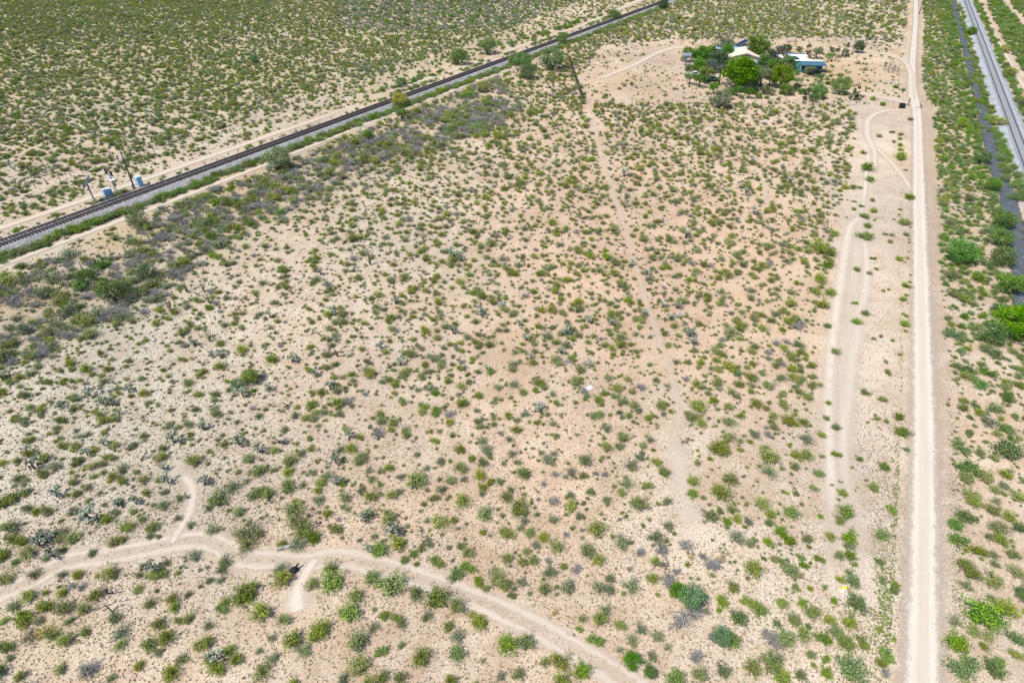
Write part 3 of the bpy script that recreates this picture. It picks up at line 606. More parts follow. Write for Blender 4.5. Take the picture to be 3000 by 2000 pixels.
# ------------------------------------------------------------------ shrubs seen one by one (photo points, width, look)
TILES = {
(0, 1300, 2.24): '195 70 85 o,35 120 80 o,120 120 70 o,295 95 80 o,355 145 100 y,290 200 85 o,185 235 60 o,120 235 70 o,100 275 50 y,160 320 80 y,60 370 120 o,20 390 60 g,190 430 80 y,240 450 70 o,318 445 85 o,480 255 70 o,505 125 80 o,415 15 80 o,505 15 70 o,545 207 30 g,620 35 65 o,600 150 75 o,672 135 60 o,690 92 50 o,760 95 65 o,800 175 80 y,745 220 80 o,805 250 65 o,865 20 70 o,755 15 60 o,505 330 75 o,580 295 70 y,660 325 60 y,585 375 50 o,690 392 45 o,775 390 65 y,905 190 60 o,945 240 70 o,1040 245 80 o,1055 105 100 o,1070 35 70 o,960 325 55 o,1090 310 70 y,1185 355 65 y,1070 420 105 y,1010 400 45 y,878 445 50 o,705 500 80 o,770 460 70 y,485 445 90 y,615 215 50 o,675 190 45 o,840 555 80 o,935 500 60 o,1015 535 95 o,1000 605 75 y,1045 615 50 y,1170 490 60 y,1245 540 60 y,1280 120 105 o,10 545 50 g,80 550 105 o,85 630 90 o,150 650 80 o,405 575 80 y,480 620 100 g,400 630 70 o,185 720 110 o,20 740 90 o,105 778 55 g,300 755 60 y,415 700 70 y,745 655 80 o,805 630 60 o,615 705 80 y,40 890 110 o,225 855 100 y,405 865 85 y,520 858 75 o,725 855 120 o,935 810 70 y,910 865 55 o,990 870 85 o,1065 850 80 o,1085 785 80 y,905 945 80 o,1270 745 95 y,1190 805 35 y,195 1000 90 o,410 980 80 o,630 1000 100 o,300 980 50 o,90 1065 85 o,305 1065 100 o,435 1085 125 o,560 1090 90 o,160 1130 110 g,165 1180 100 o,20 1175 70 o,260 1150 80 y,460 1165 70 y,560 1240 80 o,775 1140 115 y,800 1240 120 y,985 1050 90 o,1135 1015 90 o,1145 1080 80 o,1245 980 70 y,1050 1180 100 o,1170 1165 60 o,1235 1150 80 o,1095 1275 130 o,985 1325 115 o,1045 1370 70 y,795 1320 90 o,430 1290 110 o,50 1330 100 o,210 1265 110 s,300 1240 110 s,350 1260 90 o,70 1415 70 y,920 1440 85 o,1215 1405 95 y,1310 1320 90 o,400 1480 85 o,590 1485 150 d,560 1470 90 y,140 1530 80 o,750 1525 80 y,1125 1510 125 o,540 940 70 d,480 930 60 d,265 600 60 y,540 490 50 d',
(600, 1300, 2.24): '115 15 60 o,130 92 35 y,285 108 80 o,220 185 50 o,360 188 95 o,458 172 50 o,278 245 60 y,345 310 120 g,415 330 90 o,75 370 120 g,190 290 130 y,25 425 60 y,225 450 80 g,475 40 75 o,560 115 110 o,545 192 75 o,555 285 110 o,635 65 70 y,695 38 60 o,655 270 60 y,710 190 65 y,795 210 80 y,765 260 80 o,745 310 60 o,745 375 105 y,900 260 60 g,890 45 80 y,960 35 80 o,915 105 60 y,1018 105 100 o,1085 180 70 y,1150 180 60 y,1090 240 75 y,1160 270 50 y,1035 300 70 y,1095 350 85 o,920 362 85 o,905 415 50 y,945 430 55 y,820 450 75 o,880 495 45 d,860 565 85 o,605 390 80 o,580 450 130 o,615 520 140 o,650 590 120 o,715 620 100 g,610 655 130 y,510 660 80 o,265 590 180 y,360 590 70 o,275 670 110 o,65 570 100 y,150 780 110 y,110 830 80 y,110 895 65 y,20 910 60 y,310 940 90 o,255 1005 145 g,135 1040 70 o,100 1100 100 g,370 1110 150 o,520 1160 90 o,515 890 150 o,500 830 110 y,835 910 160 g,710 920 100 o,825 820 100 o,950 1110 140 g,990 1000 100 g,1095 880 95 g,1230 930 170 g,1160 900 100 g,1070 455 95 y,1200 485 110 o,1225 160 80 o,1285 220 60 y,1225 345 70 o,1275 315 65 y,1105 605 65 y,1145 700 120 g,1265 660 110 o,1310 765 60 g,1120 1080 45 y,1190 1115 85 o,1260 1150 80 o,1300 1190 90 y,1100 1205 80 y,745 1235 140 o,580 1295 130 o,655 1355 110 y,440 1270 60 y,360 1360 70 y,175 1335 105 o,205 1420 90 o,80 1480 115 o,375 1500 125 o,455 1410 95 y,1005 1300 160 o,1155 1345 100 g,1300 1310 65 y,1000 1490 170 o,1165 1530 80 o,910 1530 100 y,1280 1540 100 o,20 1305 90 o,30 1420 80 o,30 1190 80 y',
(1200, 1300, 2.24): '45 65 60 y,195 115 75 y,330 40 80 o,415 105 70 o,480 130 80 o,500 55 95 y,335 165 90 o,355 235 60 y,105 170 60 y,265 245 75 o,195 235 35 o,55 255 140 o,215 305 80 y,165 360 70 o,90 398 50 o,345 380 115 o,460 215 85 o,525 255 55 o,595 250 65 y,480 290 70 o,475 325 55 y,670 300 60 y,610 130 50 y,705 120 55 y,675 70 80 y,760 215 120 o,635 360 85 o,750 335 50 y,715 440 130 o,755 505 70 y,605 475 50 y,485 465 120 o,225 510 130 o,290 500 60 o,110 505 60 y,310 555 40 y,635 585 100 o,480 585 50 o,735 555 55 y,785 590 75 o,820 655 85 y,880 620 75 o,965 680 105 o,765 708 55 g,905 120 95 y,860 60 60 y,945 70 60 y,955 200 60 d,1055 195 75 y,1130 215 60 o,1150 115 100 o,1295 30 80 o,1270 85 50 o,1215 195 50 d,1280 200 60 d,880 265 50 d,845 365 40 d,945 380 85 d,1045 340 75 y,1055 415 80 o,1105 475 70 y,925 495 85 y,1025 465 45 y,1200 320 75 o,1290 380 80 y,1025 595 60 d,1220 565 120 o,1130 565 40 d,835 460 45 y,130 630 60 y,145 665 70 y,80 685 60 o,255 675 55 y,335 670 65 g,380 720 85 o,25 725 65 g,165 790 115 g,45 790 45 o,370 825 110 g,310 865 100 g,435 910 85 g,500 950 60 o,555 835 60 y,525 845 40 d,640 755 90 o,740 780 80 o,805 770 70 o,570 895 110 o,640 910 110 o,735 905 85 y,675 980 65 g,910 765 55 d,920 840 105 y,1000 810 60 o,1095 825 85 d,1170 710 110 o,1235 770 85 o,880 960 90 o,1020 955 130 y,1300 880 90 y,1250 950 110 y,1300 950 100 y,950 1110 40 s,1285 1085 90 y,1240 1155 110 o,1130 1150 65 o,1120 1205 55 g,1225 1270 120 g,1080 1250 20 g,40 990 110 o,180 1020 150 g,310 1075 120 o,395 1125 70 o,105 1135 80 y,480 1185 130 o,255 1200 70 g,315 1265 120 y,310 1380 110 g,640 1320 130 g,755 1305 125 g,75 1415 120 o,480 1420 45 y,715 1510 95 o,595 1515 75 y,885 1435 70 o,985 1430 120 o,1130 1490 120 g,270 1555 80 o,1000 1550 100 o',
(1800, 1300, 2.24): '165 90 80 y,120 145 95 y,270 125 75 o,325 195 75 o,30 15 70 y,185 15 60 o,65 260 110 y,45 325 65 o,215 280 70 o,155 395 120 o,350 370 80 y,340 535 90 y,505 250 80 o,510 330 75 g,690 50 120 o,635 100 50 o,550 135 50 o,555 82 25 o,825 40 40 o,985 30 50 o,1010 100 140 o,1010 190 110 y,950 148 35 o,780 245 130 o,690 330 140 o,840 353 28 g,630 480 100 o,690 445 50 o,765 435 70 o,735 515 70 g,800 500 70 o,880 525 80 y,960 400 100 o,1020 465 85 o,1010 520 55 g,1155 455 100 g,1085 580 90 g,1140 640 85 g,1005 645 70 g,915 635 50 g,795 625 110 y,870 655 90 y,640 632 25 g,1250 80 100 o,1190 80 60 o,1175 155 60 o,1105 165 50 y,1155 10 45 g,1325 195 60 g,1300 298 65 g,1135 318 35 g,1190 328 50 o,1280 355 20 g,1225 395 35 o,1255 628 75 o,1220 750 55 g,1240 808 70 g,1150 835 115 g,1050 760 60 o,1095 772 50 g,980 755 35 o,1075 700 30 y,905 825 130 o,1325 755 50 o,770 945 90 o,880 1020 110 g,950 1090 100 g,705 1040 85 g,685 1090 40 g,605 1105 65 y,810 1145 115 g,1110 1040 95 o,1190 940 55 g,1175 970 25 g,1280 948 40 g,1230 1048 65 g,1290 1115 100 o,1155 1140 110 o,1065 1182 55 g,1270 1200 45 g,1235 1250 95 o,1115 1280 130 g,770 1300 110 g,1330 1270 60 g,1285 1385 65 g,1305 1450 45 g,1040 1440 150 g,905 1480 115 o,1080 1525 120 g,1215 1520 80 o,730 1490 130 y,560 1520 100 o,405 1545 130 g,245 890 75 o,100 930 140 y,50 650 120 y,40 1195 75 o,165 1220 90 y,290 1255 110 y,110 1300 85 y,350 1340 60 y,240 1380 90 y,35 1355 60 y,215 1490 80 g,535 1400 110 d,470 670 110 d,270 620 130 y,310 700 120 d,170 710 80 d,635 800 110 d,580 740 70 d,350 900 130 d,390 930 90 d,410 840 60 d,510 1110 130 d,540 1080 110 d,430 1160 110 d,695 755 60 s,500 750 40 s,265 770 60 o,1040 1285 120 d,1080 1320 80 d,990 1250 80 d,100 820 50 d,640 1270 80 d',
(2400, 1300, 2.24): '110 80 75 g,15 85 40 o,265 105 45 g,240 82 20 y,220 160 38 g,10 200 50 g,420 155 75 g,305 235 35 y,140 255 38 g,80 265 30 g,350 290 75 g,250 285 25 g,238 305 28 g,150 325 65 g,125 368 28 g,485 428 80 g,165 455 110 g,125 505 75 o,5 475 40 g,405 600 95 g,65 610 70 o,185 615 100 g,185 660 90 y,195 735 85 g,125 735 75 o,235 800 48 g,395 775 60 g,410 815 30 y,190 843 45 g,135 890 60 o,215 905 95 g,20 765 50 g,35 940 40 g,425 900 65 g,495 928 60 g,485 965 60 g,95 1030 55 g,235 1050 130 g,60 1160 85 o,190 1170 105 o,390 1220 50 o,500 1285 42 g,105 1240 95 g,35 1285 90 g,170 1315 110 g,300 1300 105 g,460 1385 115 g,385 1435 80 o,30 1400 65 g,40 1505 85 g,195 1480 170 g,570 42 45 g,430 1500 70 d,920 20 130 m,1050 65 80 o,1230 45 170 m,1145 98 60 o,945 145 170 m,965 235 100 o,1090 230 110 o,1220 205 90 o,1195 275 85 y,1330 240 80 y,980 340 100 o,1010 385 100 o,1150 310 70 o,1290 360 110 o,1150 375 70 y,940 475 120 m,885 540 90 m,890 630 110 m,1135 445 90 o,1240 490 100 o,1180 545 130 o,1320 560 90 m,1100 610 70 y,1190 635 100 o,1040 710 100 o,1135 720 80 y,1260 730 80 o,940 795 100 o,990 860 110 o,960 930 90 y,1150 795 80 y,1260 840 110 o,1130 905 120 o,1320 980 110 m,1045 1125 230 m,1195 1090 140 o,890 1170 100 y,1120 1015 70 y,1010 1235 100 o,1100 1270 90 o,1300 1290 100 m,930 1320 170 m,930 1470 190 m,1180 1420 90 m,1140 1490 130 m,1280 1380 80 o,1075 1330 70 o',
(2000, 650, 2.24): '1210 30 45 g,1195 105 90 g,1455 10 70 g,1250 245 50 g,1418 245 50 g,1140 318 45 g,1270 312 30 o,1125 530 50 g,1195 605 50 g,1135 660 60 g,998 855 60 g,1445 510 45 g,1452 672 60 g,1465 422 50 g,1330 920 35 o,1345 990 50 o,1195 1118 60 g,1310 1170 55 o,955 1190 45 g,940 1290 45 g,1000 1350 60 g,910 1400 55 g,1415 1285 60 g,1435 1385 90 g,1270 1290 50 o,1335 1310 35 g,1425 872 35 o,1375 780 30 o,1250 768 35 o,1300 752 30 o,950 685 55 g,910 550 90 o,965 470 80 g,840 950 60 o,850 1020 50 o,900 1070 45 o,840 1080 65 o,815 1155 70 o,730 1080 65 y,780 985 60 o,885 370 110 o,945 285 75 g,890 190 130 o,965 215 80 o,1350 130 45 o,1460 85 40 o,1485 115 20 g,1330 85 40 y,1315 455 30 o,1220 340 40 o,1370 90 40 y,1465 620 35 g,1415 1270 40 g,1210 1310 30 o,300 140 70 o,555 165 55 g,395 290 60 o,450 350 50 o,300 960 95 o,210 850 70 o,90 1220 110 o,240 1500 120 o,560 1080 85 o,660 1200 85 o,480 1200 80 o,700 890 85 o,755 810 90 y,560 860 70 d,680 790 60 d,690 1310 110 o,790 1320 70 o,590 1275 55 o,120 1330 80 o,470 1400 85 y,310 1410 100 o,640 1030 75 y,730 640 70 o,690 660 80 o,745 695 90 d,600 610 80 y,300 740 100 o,520 705 65 o,470 635 80 o',
(2000, 0, 2.24): '1285 895 38 g,1370 868 38 g,1420 882 42 g,1425 955 40 g,1425 915 30 g,1440 985 45 g,1425 1040 80 g,1485 1300 70 g,1205 1110 80 g,1225 1185 60 g,1185 1005 40 g,1115 1235 50 o,1165 1235 30 g,1250 1320 40 o,1125 1320 35 g,1120 1375 35 g,1170 1355 35 g,1250 1388 50 o,1430 1375 35 o,1450 1465 70 g,1190 1425 60 o,1210 1490 45 g,1310 690 40 g,1250 655 40 g,1400 575 40 g,1445 595 35 g,1460 1115 30 g,1385 935 30 o,1500 790 50 y',
}
KIND = {'o': 'creosote', 'y': 'greygreen', 'g': 'green', 'm': 'mesquite', 'd': 'dead', 's': 'straw'}
seen = []                                   # (kind, x, y, width, px, py)
for (ox, oy, sc), txt in TILES.items():
    for e in txt.split(','):
        a, b_, c_, k = e.split(); px = ox+float(a)/sc; py = oy+float(b_)/sc
        w = float(c_)/sc*mpp(px, py)*1.05; p = G(px, py+0.06*float(c_)/sc)
        seen.append((KIND[k], p.x, p.y, w, px, py))

for a, b_, c_, k in ((1830, 440, 60, 'greygreen'), (1890, 490, 40, 'mesquite'), (1800, 485, 60, 'greygreen'), (1860, 575, 60, 'mesquite'), (1930, 585, 80, 'mesquite'), (1955, 610, 60, 'green'), (2030, 560, 60, 'mesquite'), (2290, 420, 50, 'greygreen'), (2300, 350, 40, 'greygreen'), (2310, 485, 40, 'greygreen'), (2060, 700, 70, 'mesquite'), (2200, 720, 50, 'mesquite'), (2260, 730, 60, 'greygreen'), (1690, 600, 70, 'mesquite'), (1660, 640, 60, 'green'), (1470, 640, 70, 'mesquite'), (1420, 620, 60, 'green'), (1310, 690, 70, 'mesquite'), (1160, 740, 60, 'green'), (1290, 760, 50, 'creosote'), (870, 740, 60, 'green'), (480, 690, 60, 'green'), (1820, 740, 60, 'greygreen'), (2000, 760, 60, 'greygreen'), (100, 640, 60, 'greygreen'), (1640, 540, 50, 'green'), (1380, 560, 70, 'deep')):
    px, py = 1950+a/3.92, 100+b_/3.92; p = G(px, py); seen.append(('mesquite' if k == 'deep' else k, p.x, p.y, c_/3.92*mpp(px, py)*1.15, px, py))
# ------------------------------------------------------------------ the rest of the scrub, grown by density
LP = np.concatenate([l for l, w in LINES]); LW = np.concatenate([np.full(len(l), w) for l, w in LINES])
cell = 6.0; grid = {}
for i, (x, y) in enumerate(LP): grid.setdefault((int(x//cell), int(y//cell)), []).append(i)
def clear_of(x, y, r=0.3):
    cx, cy = int(x//cell), int(y//cell)
    for i in range(cx-1, cx+2):
        for j in range(cy-1, cy+2):
            for k in grid.get((i, j), ()):
                if (LP[k, 0]-x)**2+(LP[k, 1]-y)**2 < (LW[k]+r)**2: return False
    return True
hsh = {}; HC = 2.0
def free(x, y, r):
    cx, cy = int(x//HC), int(y//HC)
    for i in range(cx-1, cx+2):
        for j in range(cy-1, cy+2):
            for (a, b_, c_) in hsh.get((i, j), ()):
                if (a-x)**2+(b_-y)**2 < (0.60*(r+c_))**2: return False
    return True
def put(x, y, r): hsh.setdefault((int(x//HC), int(y//HC)), []).append((x, y, r))
for s_ in seen: put(s_[1], s_[2], s_[3]/2)
def inpoly(x, y, P):
    c = False; j = len(P)-1
    for i in range(len(P)):
        if (P[i][1] > y) != (P[j][1] > y) and x < (P[j][0]-P[i][0])*(y-P[i][1])/(P[j][1]-P[i][1])+P[i][0]: c = not c
        j = i
    return c
YARD = [(1715, 305), (1700, 230), (1760, 135), (1960, 118), (2500, 112), (2660, 130), (2668, 312), (2300, 302)]
THICK = [(-200, 890), (0, 825), (250, 725), (560, 595), (800, 495), (1050, 400), (1250, 315), (1450, 240), (1540, 290), (1430, 400), (1250, 440), (1000, 540), (780, 640), (560, 800), (330, 930), (120, 1010), (-200, 1120)]
from mathutils import noise as mnoise
def field(px, py, x, y):
    """density (plants per square metre), mean width, mix of kinds at a place"""
    nz = mnoise.noise(Vector((x*0.06, y*0.06, 1.7)))*0.5+mnoise.noise(Vector((x*0.18, y*0.18, 5.1)))*0.4
    xr = np.interp(py, [0, 350, 650, 1000, 1300, 2000], [2693, 2704, 2730, 2752, 2768, 2785])
    if px > xr:                                             # right of the road: taller mesquite and creosote
        if py > 1000: return 0.19*(1+.7*nz), 1.35, (('mesquite', .4), ('creosote', .42), ('greygreen', .18))
        xa = np.interp(py, [-50, 27, 134, 268, 371, 482, 558, 625, 717, 800, 1000], [2788, 2799, 2826, 2862, 2888, 2915, 2946, 2982, 3000, 3010, 3050])
        near = px > xa-0.7*np.interp(py, [0, 300, 600, 1000], [60, 90, 110, 120])
        if px > xa+190: return 0.14*(1+nz), 1.6, (('mesquite', .4), ('creosote', .4), ('greygreen', .2))
        if near: return 0.30, 2.1, (('mesquite', .9), ('green', .1))
        return 0.24*(1+nz*1.2), 1.5, (('mesquite', .6), ('creosote', .28), ('greygreen', .12))
    xl = np.interp(py, [300, 340, 500, 650, 800, 950, 1100, 1300, 2000], [2500, 2510, 2490, 2450, 2430, 2405, 2390, 2370, 2380])
    if px > xl and py > 305: return 0.0035, 0.55, (('green', 1.0),)
    if inpoly(px, py, YARD): return 0.035*(1+nz), 0.9, (('creosote', .4), ('greygreen', .4), ('green', .2))
    if px > 2380 and py < 130: return 0.10*(1+nz), 1.5, (('greygreen', .4), ('creosote', .4), ('green', .2))
    if inpoly(px+60*mnoise.noise(Vector((x*.05, y*.05, 7.7)))+R.gauss(0, 14), py+55*mnoise.noise(Vector((x*.05, y*.05, 2.2)))+R.gauss(0, 12), THICK): return max(0.04, 0.25*(1+nz*2.6)), 2.0, (('dead', .44), ('creosote', .18), ('greygreen', .30), ('mesquite', .08))
    yr = np.interp(px, [0, 1000, 1955, 3000], [710, 341, 0, -300])
    if py < yr:                                             # beyond the upper left railway
        gap = yr-py
        if gap < 70+px*0.01: return 0.09*(1+nz), 1.1, (('green', .45), ('creosote', .35), ('greygreen', .2))
        if 1000 < px < 1650 and py < 90 and abs(px-1300) < 300: return 0.24, 1.6, (('dead', .3), ('greygreen', .35), ('mesquite', .35))
        d = 0.165 if py < 420 else 0.125
        if py < 120 and px < 700: d = 0.24
        return d*1.3*(1+0.8*nz), 1.25, (('creosote', .52), ('greygreen', .22), ('mesquite', .14), ('green', .09), ('cholla', .03))
    if py < 130 and px > 1600: return 0.17*(1+nz), 1.45, (('creosote', .5), ('greygreen', .38), ('green', .06), ('cholla', .06))
    if py < 420 and px < 1700: return 0.17*(1+nz), 1.25, (('creosote', .6), ('greygreen', .25), ('green', .1), ('dead', .05))
    if px < 900 and py > 600: return 0.095*(1+nz), 1.05, (('creosote', .52), ('greygreen', .36), ('dead', .08), ('green', .04))
    dd_ = np.interp(py, [300, 600, 1000, 1300], [0.19, 0.165, 0.135, 0.115])
    return dd_*(1+0.7*nz), np.interp(py, [300, 700, 1300], [1.3, 1.15, 1.15]), (('creosote', .60), ('greygreen', .30), ('green', .04), ('dead', .06))
grown = {k: [] for k in ('creosote', 'greygreen', 'green', 'mesquite', 'dead', 'cholla')}
DMAX = 1.9; Y0, Y1 = 18.0, 338.0
yb = Y0
while yb < Y1:
    h = 4.0; half = (yb*cP+CAMH*sP)*1500/FPX*1.12+8
    for _ in range(int(2*half*h*DMAX)):
        x = R.uniform(-half, half); y = yb+R.uniform(0, h); px, py = proj(x, y)
        if py > 1300 and -5 < px < 3005 and py < 2005: continue
        dn, wd, mixk = field(px, py, x, y)
        if R.random() > dn*3.6/DMAX: continue
        w = wd*0.86*min(1.8, max(0.35, R.lognormvariate(-0.04, 0.36)))
        re_ = w/2*(0.62 if wd == 2.0 else 0.8 if wd == 1.25 else 1.0)
        if not clear_of(x, y, w*0.3) or not free(x, y, re_): continue
        put(x, y, re_); q = R.random(); acc = 0
        for k, f in mixk:
            acc += f
            if q <= acc: break
        grown[k].append((k, x, y, w, px, py))
    yb += h
# green row at the foot of the near ballast slope and along the right railway
def row(a, b_, n, wd, kinds, jit=1.2):
    A, B = G(*a), G(*b_)
    for i in range(n):
        p = A.lerp(B, (i+R.random())/n); x = p.x+R.gauss(0, jit); y = p.y+R.gauss(0, jit); w = wd*R.uniform(0.6, 1.4); px, py = proj(x, y); k = R.choice(kinds); grown[k].append((k, x, y, w, px, py))
s_ = -45.0
while s_ < 260:                                       # hedge at the toe of the near ballast slope, with gaps
    if mnoise.noise(Vector((s_*0.11, 3.3, 0))) > -0.5:
        p = RO(s_, (4.0 if R.random() < .7 else 4.8)+R.gauss(0, .5)); px, py = proj(p.x, p.y); k = R.choice(['mesquite', 'mesquite', 'green', 'greygreen']); grown[k].append((k, p.x, p.y, R.uniform(1.1, 2.4), px, py))
    s_ += R.uniform(0.22, 0.62)
s_ = 95.0
while s_ < 260:
    if mnoise.noise(Vector((s_*0.08, 9.3, 0))) > -0.1:
        p = RO(s_, -5.0+R.gauss(0, .8)); px, py = proj(p.x, p.y); k = R.choice(['mesquite', 'green', 'greygreen']); grown[k].append((k, p.x, p.y, R.uniform(.9, 1.8), px, py))
    s_ += R.uniform(0.5, 1.3)
row((1100, 275), (1300, 210), 26, 1.5, ['green', 'mesquite'], 1.0); row((1480, 140), (1780, 35), 40, 1.9, ['mesquite', 'green'], 2.5)
row((2862, 9), (2905, 110), 60, 1.6, ['mesquite', 'green'], 0.5); row((2905, 110), (3010, 340), 60, 1.7, ['mesquite', 'green', 'mesquite'], 0.5)
row((2808, 10), (2850, 170), 60, 1.6, ['mesquite', 'green'], 0.7); row((2850, 170), (2915, 400), 64, 1.8, ['mesquite', 'mesquite', 'green'], 0.7); row((2915, 400), (2995, 600), 42, 1.8, ['mesquite'], 0.8)
row((2652, 990), (2668, 640), 16, 0.5, ['green', 'creosote'], 0.2)

# ------------------------------------------------------------------ landmarks used to say which plant is which
LM = [(100, 1700, "the lower track's left end"), (424, 1608, 'the fork of the lower track'), (531, 1385, 'the tip of the short sandy spur'), (268, 1519, "the tall double cholla"),
      (103, 1365, "the big pale left-edge cholla"), (650, 1600, 'the bend of the lower track'), (837, 1606, 'the grey log above the lower track'), (870, 1765, 'the bare sandy turnout'), (1069, 1519, "the pale lower-middle cholla"),
      (1312, 1724, 'the middle of the lower track'), (1600, 1855, "the lower track's right stretch"), (633, 1920, 'the round cholla at the bottom left'), (317, 1731, "the bent dead stick"), (130, 1860, "the straw coloured clump"),
      (1000, 1950, 'the bottom edge left of centre'), (1480, 1950, 'the bottom edge under the two-rut track'), (2020, 1730, 'the teal green tree among grey brush'), (2110, 1870, "the smaller teal shrub"), (2471, 1724, 'the yellow scrap near the pale road'),
      (2620, 1900, "the pale road's lower left edge"), (2600, 1480, "the pale road's middle left edge"), (2650, 1000, 'the left verge of the pale road'), (2470, 1250, 'the overgrown wheel ruts'), (2500, 850, "the upper wheel ruts"),
      (2860, 1850, 'the bottom right corner'), (2850, 1500, 'the right verge of the pale road'), (2960, 1200, 'the right edge below the bright tree'), (2850, 1000, "the bright right-edge tree"), (2810, 750, "the pale green palo verde"),
      (1725, 1137, 'the pale sheet on the ground'), (1655, 1391, 'the small cholla in the lower middle'), (1990, 1380, 'the pale bare patch'), (1900, 849, 'the old tyre'), (1467, 895, 'the dark panel'), (1333, 753, 'the broad pale cholla in the middle'),
      (2280, 1400, 'the middle of the lower right scrub'), (2330, 1750, 'the brush left of the yellow scrap'), (1500, 1500, 'the centre of the lower scrub'), (1200, 1350, 'the middle left scrub'), (1800, 1600, "the grey brush by the teal tree"),
      (2560, 400, 'the curved loop track'), (300, 680, 'the lower left railway ballast'), (700, 470, 'the middle of the upper left railway'), (1200, 280, 'the upper middle railway'), (1650, 120, 'the far end of the upper railway'),
      (2900, 300, 'the asphalt strip in the upper right'), (2880, 80, 'the far right railway'), (2780, 400, "the thick roadside scrub"), (2960, 550, 'the near end of the asphalt strip'), (502, 898, 'the tall ocotillo on the left'), (250, 900, 'the grey thicket on the left'),
      (900, 560, 'the grey thicket in the upper left'), (767, 1200, 'the cholla row left of centre'), (1160, 882, 'the black branching cactus'), (2180, 950, 'the right middle scrub'), (2250, 560, 'the scrub left of the loop track'), (1760, 450, 'the faint middle track'), (2600, 240, 'the yard fence corner'), (2150, 200, 'the tan roofed house'), (2360, 205, 'the teal house')]
ORD = ['nearest', 'second nearest', 'third nearest', 'fourth nearest', 'fifth nearest', 'sixth nearest', 'seventh nearest', 'eighth nearest', 'ninth nearest', 'tenth nearest'] + ['%dth nearest' % i for i in range(11, 60)]
def labeller(items, noun, words_of):
    """items: list of (px, py, width); each label says what it looks like and which one it is"""
    buckets = {}
    for i, (px, py, w) in enumerate(items):
        f = 1+max(0, (1000-py))/500
        k = min(range(len(LM)), key=lambda q: (LM[q][0]-px)**2+((LM[q][1]-py)*f)**2); dx, dy = px-LM[k][0], (py-LM[k][1])*1.3
        d = ('right of' if dx > 0 else 'left of') if abs(dx) > abs(dy) else ('below' if dy > 0 else 'above')
        buckets.setdefault((k, d), []).append((dx*dx+dy*dy, i))
    out = [None]*len(items)
    for (k, d), lst in buckets.items():
        for r, (_, i) in enumerate(sorted(lst)): out[i] = '%s, %s %s %s' % (words_of(i), ORD[r], d, LM[k][2])
    return out
def plants(kind, name, cat, group, items, look):
    """individual plants: thing > stems, foliage"""
    ws = sorted(i[3] for i in items); lo, hi = ws[len(ws)//3], ws[2*len(ws)//3]
    lab = labeller([(i[4], i[5], i[3]) for i in items], cat, lambda q: ('small ' if items[q][3] < lo else 'large ' if items[q][3] > hi else 'middling ')+look)
    for q, (k, x, y, w, px, py) in enumerate(items):
        o = empty(name, (x, y, -0.02), R.uniform(0, 6.28), (w, w*R.uniform(0.85, 1.15), w*R.uniform(0.85, 1.15))); tag(o, lab[q], cat, group)
        if kind == 'dead': link('twigs', R.choice(DEADM), o); continue
        a, b_, _ = R.choice(SH['creosote' if kind == 'straw' else kind])
        link('stems', a, o); link('foliage', b_, o, mat=M['straw'] if kind == 'straw' else None)
NAMES = {'creosote': ('creosote_bush', 'bush', 'olive creosote bushes on the open ground', 'olive creosote bush'),
         'greygreen': ('bursage_shrub', 'shrub', 'sparse grey green shrubs', 'sparse grey green shrub'),
         'green': ('green_shrub', 'shrub', 'leafy green shrubs', 'leafy green shrub'),
         'mesquite': ('mesquite_shrub', 'shrub', 'mesquite shrubs right of the road and by the rails', 'dense mesquite shrub'),
         'dead': ('dead_shrub', 'dead shrub', 'leafless grey shrubs', 'leafless grey shrub'),
         'straw': ('dry_shrub', 'dry shrub', 'straw coloured dry shrubs', 'straw coloured dry shrub')}
LIMIT = 300
def show(i): return i[3]/mpp(i[4], min(i[5], 1990))
for kind, (name, cat, group, look) in NAMES.items():
    mine = [s_ for s_ in seen if s_[0] == kind]; rest = grown.get(kind, [])
    inside = [s_ for s_ in rest if 5 < s_[4] < 2995 and 5 < s_[5] < 1995]; out_ = [s_ for s_ in rest if not (5 < s_[4] < 2995 and 5 < s_[5] < 1995)]
    pool = sorted(mine+inside, key=show, reverse=True); ind, more = pool[:LIMIT], pool[LIMIT:]+out_
    plants(kind, name, cat, group, ind, look)
    if more:
        nv_ = len(SRC[kind].objects)
        scatter(kind+'_scrub', [(s_[1], s_[2], -0.02) for s_ in more], [R.uniform(0, 6.28) for _ in more], [(s_[3], s_[3]*R.uniform(.85, 1.15), s_[3]*R.uniform(.85, 1.2)) for s_ in more], [R.randrange(nv_) for _ in more], kind,
                'mass of smaller and farther %ss spread over the desert' % look)
ch = grown['cholla']
if ch: scatter('cholla_scrub', [(s_[1], s_[2], 0) for s_ in ch], [R.uniform(0, 6.28) for _ in ch], [(1, 1, 1)]*len(ch), [R.randrange(7) for _ in ch], 'cholla', 'far pale cholla cacti dotted through the distant scrub')

# knee-high seedlings between the bushes
def seedlings(name, coll, n, lo, hi, label, fd):
    pts = []; sc = []; nv_ = len(SRC[coll].objects)
    while len(pts) < n:
        px, py = R.uniform(-80, 3080), R.uniform(-20, 1750)
        p = G(px, py)
        if R.random() > fd(px, py)*(0.75+0.6*mnoise.noise(Vector((p.x*.1, p.y*.1, 4.4)))): continue
        if field(px, py, p.x, p.y)[0] < 0.03 or not clear_of(p.x, p.y, 0.0): continue
        w = R.uniform(lo, hi); pts.append((p.x, p.y, -.01)); sc.append((w, w, w))
    scatter(name, pts, [R.uniform(0, 6.28) for _ in pts], sc, [R.randrange(nv_) for _ in pts], coll, label)
fmid = lambda x, y: float(np.interp(y, [-20, 150, 500, 1000, 1300, 1750], [.8, 1.0, .9, .45, .2, .05]))
seedlings('creosote_seedlings', 'creosote', 6500, .25, .6, 'small young creosote plants between the bushes', fmid)
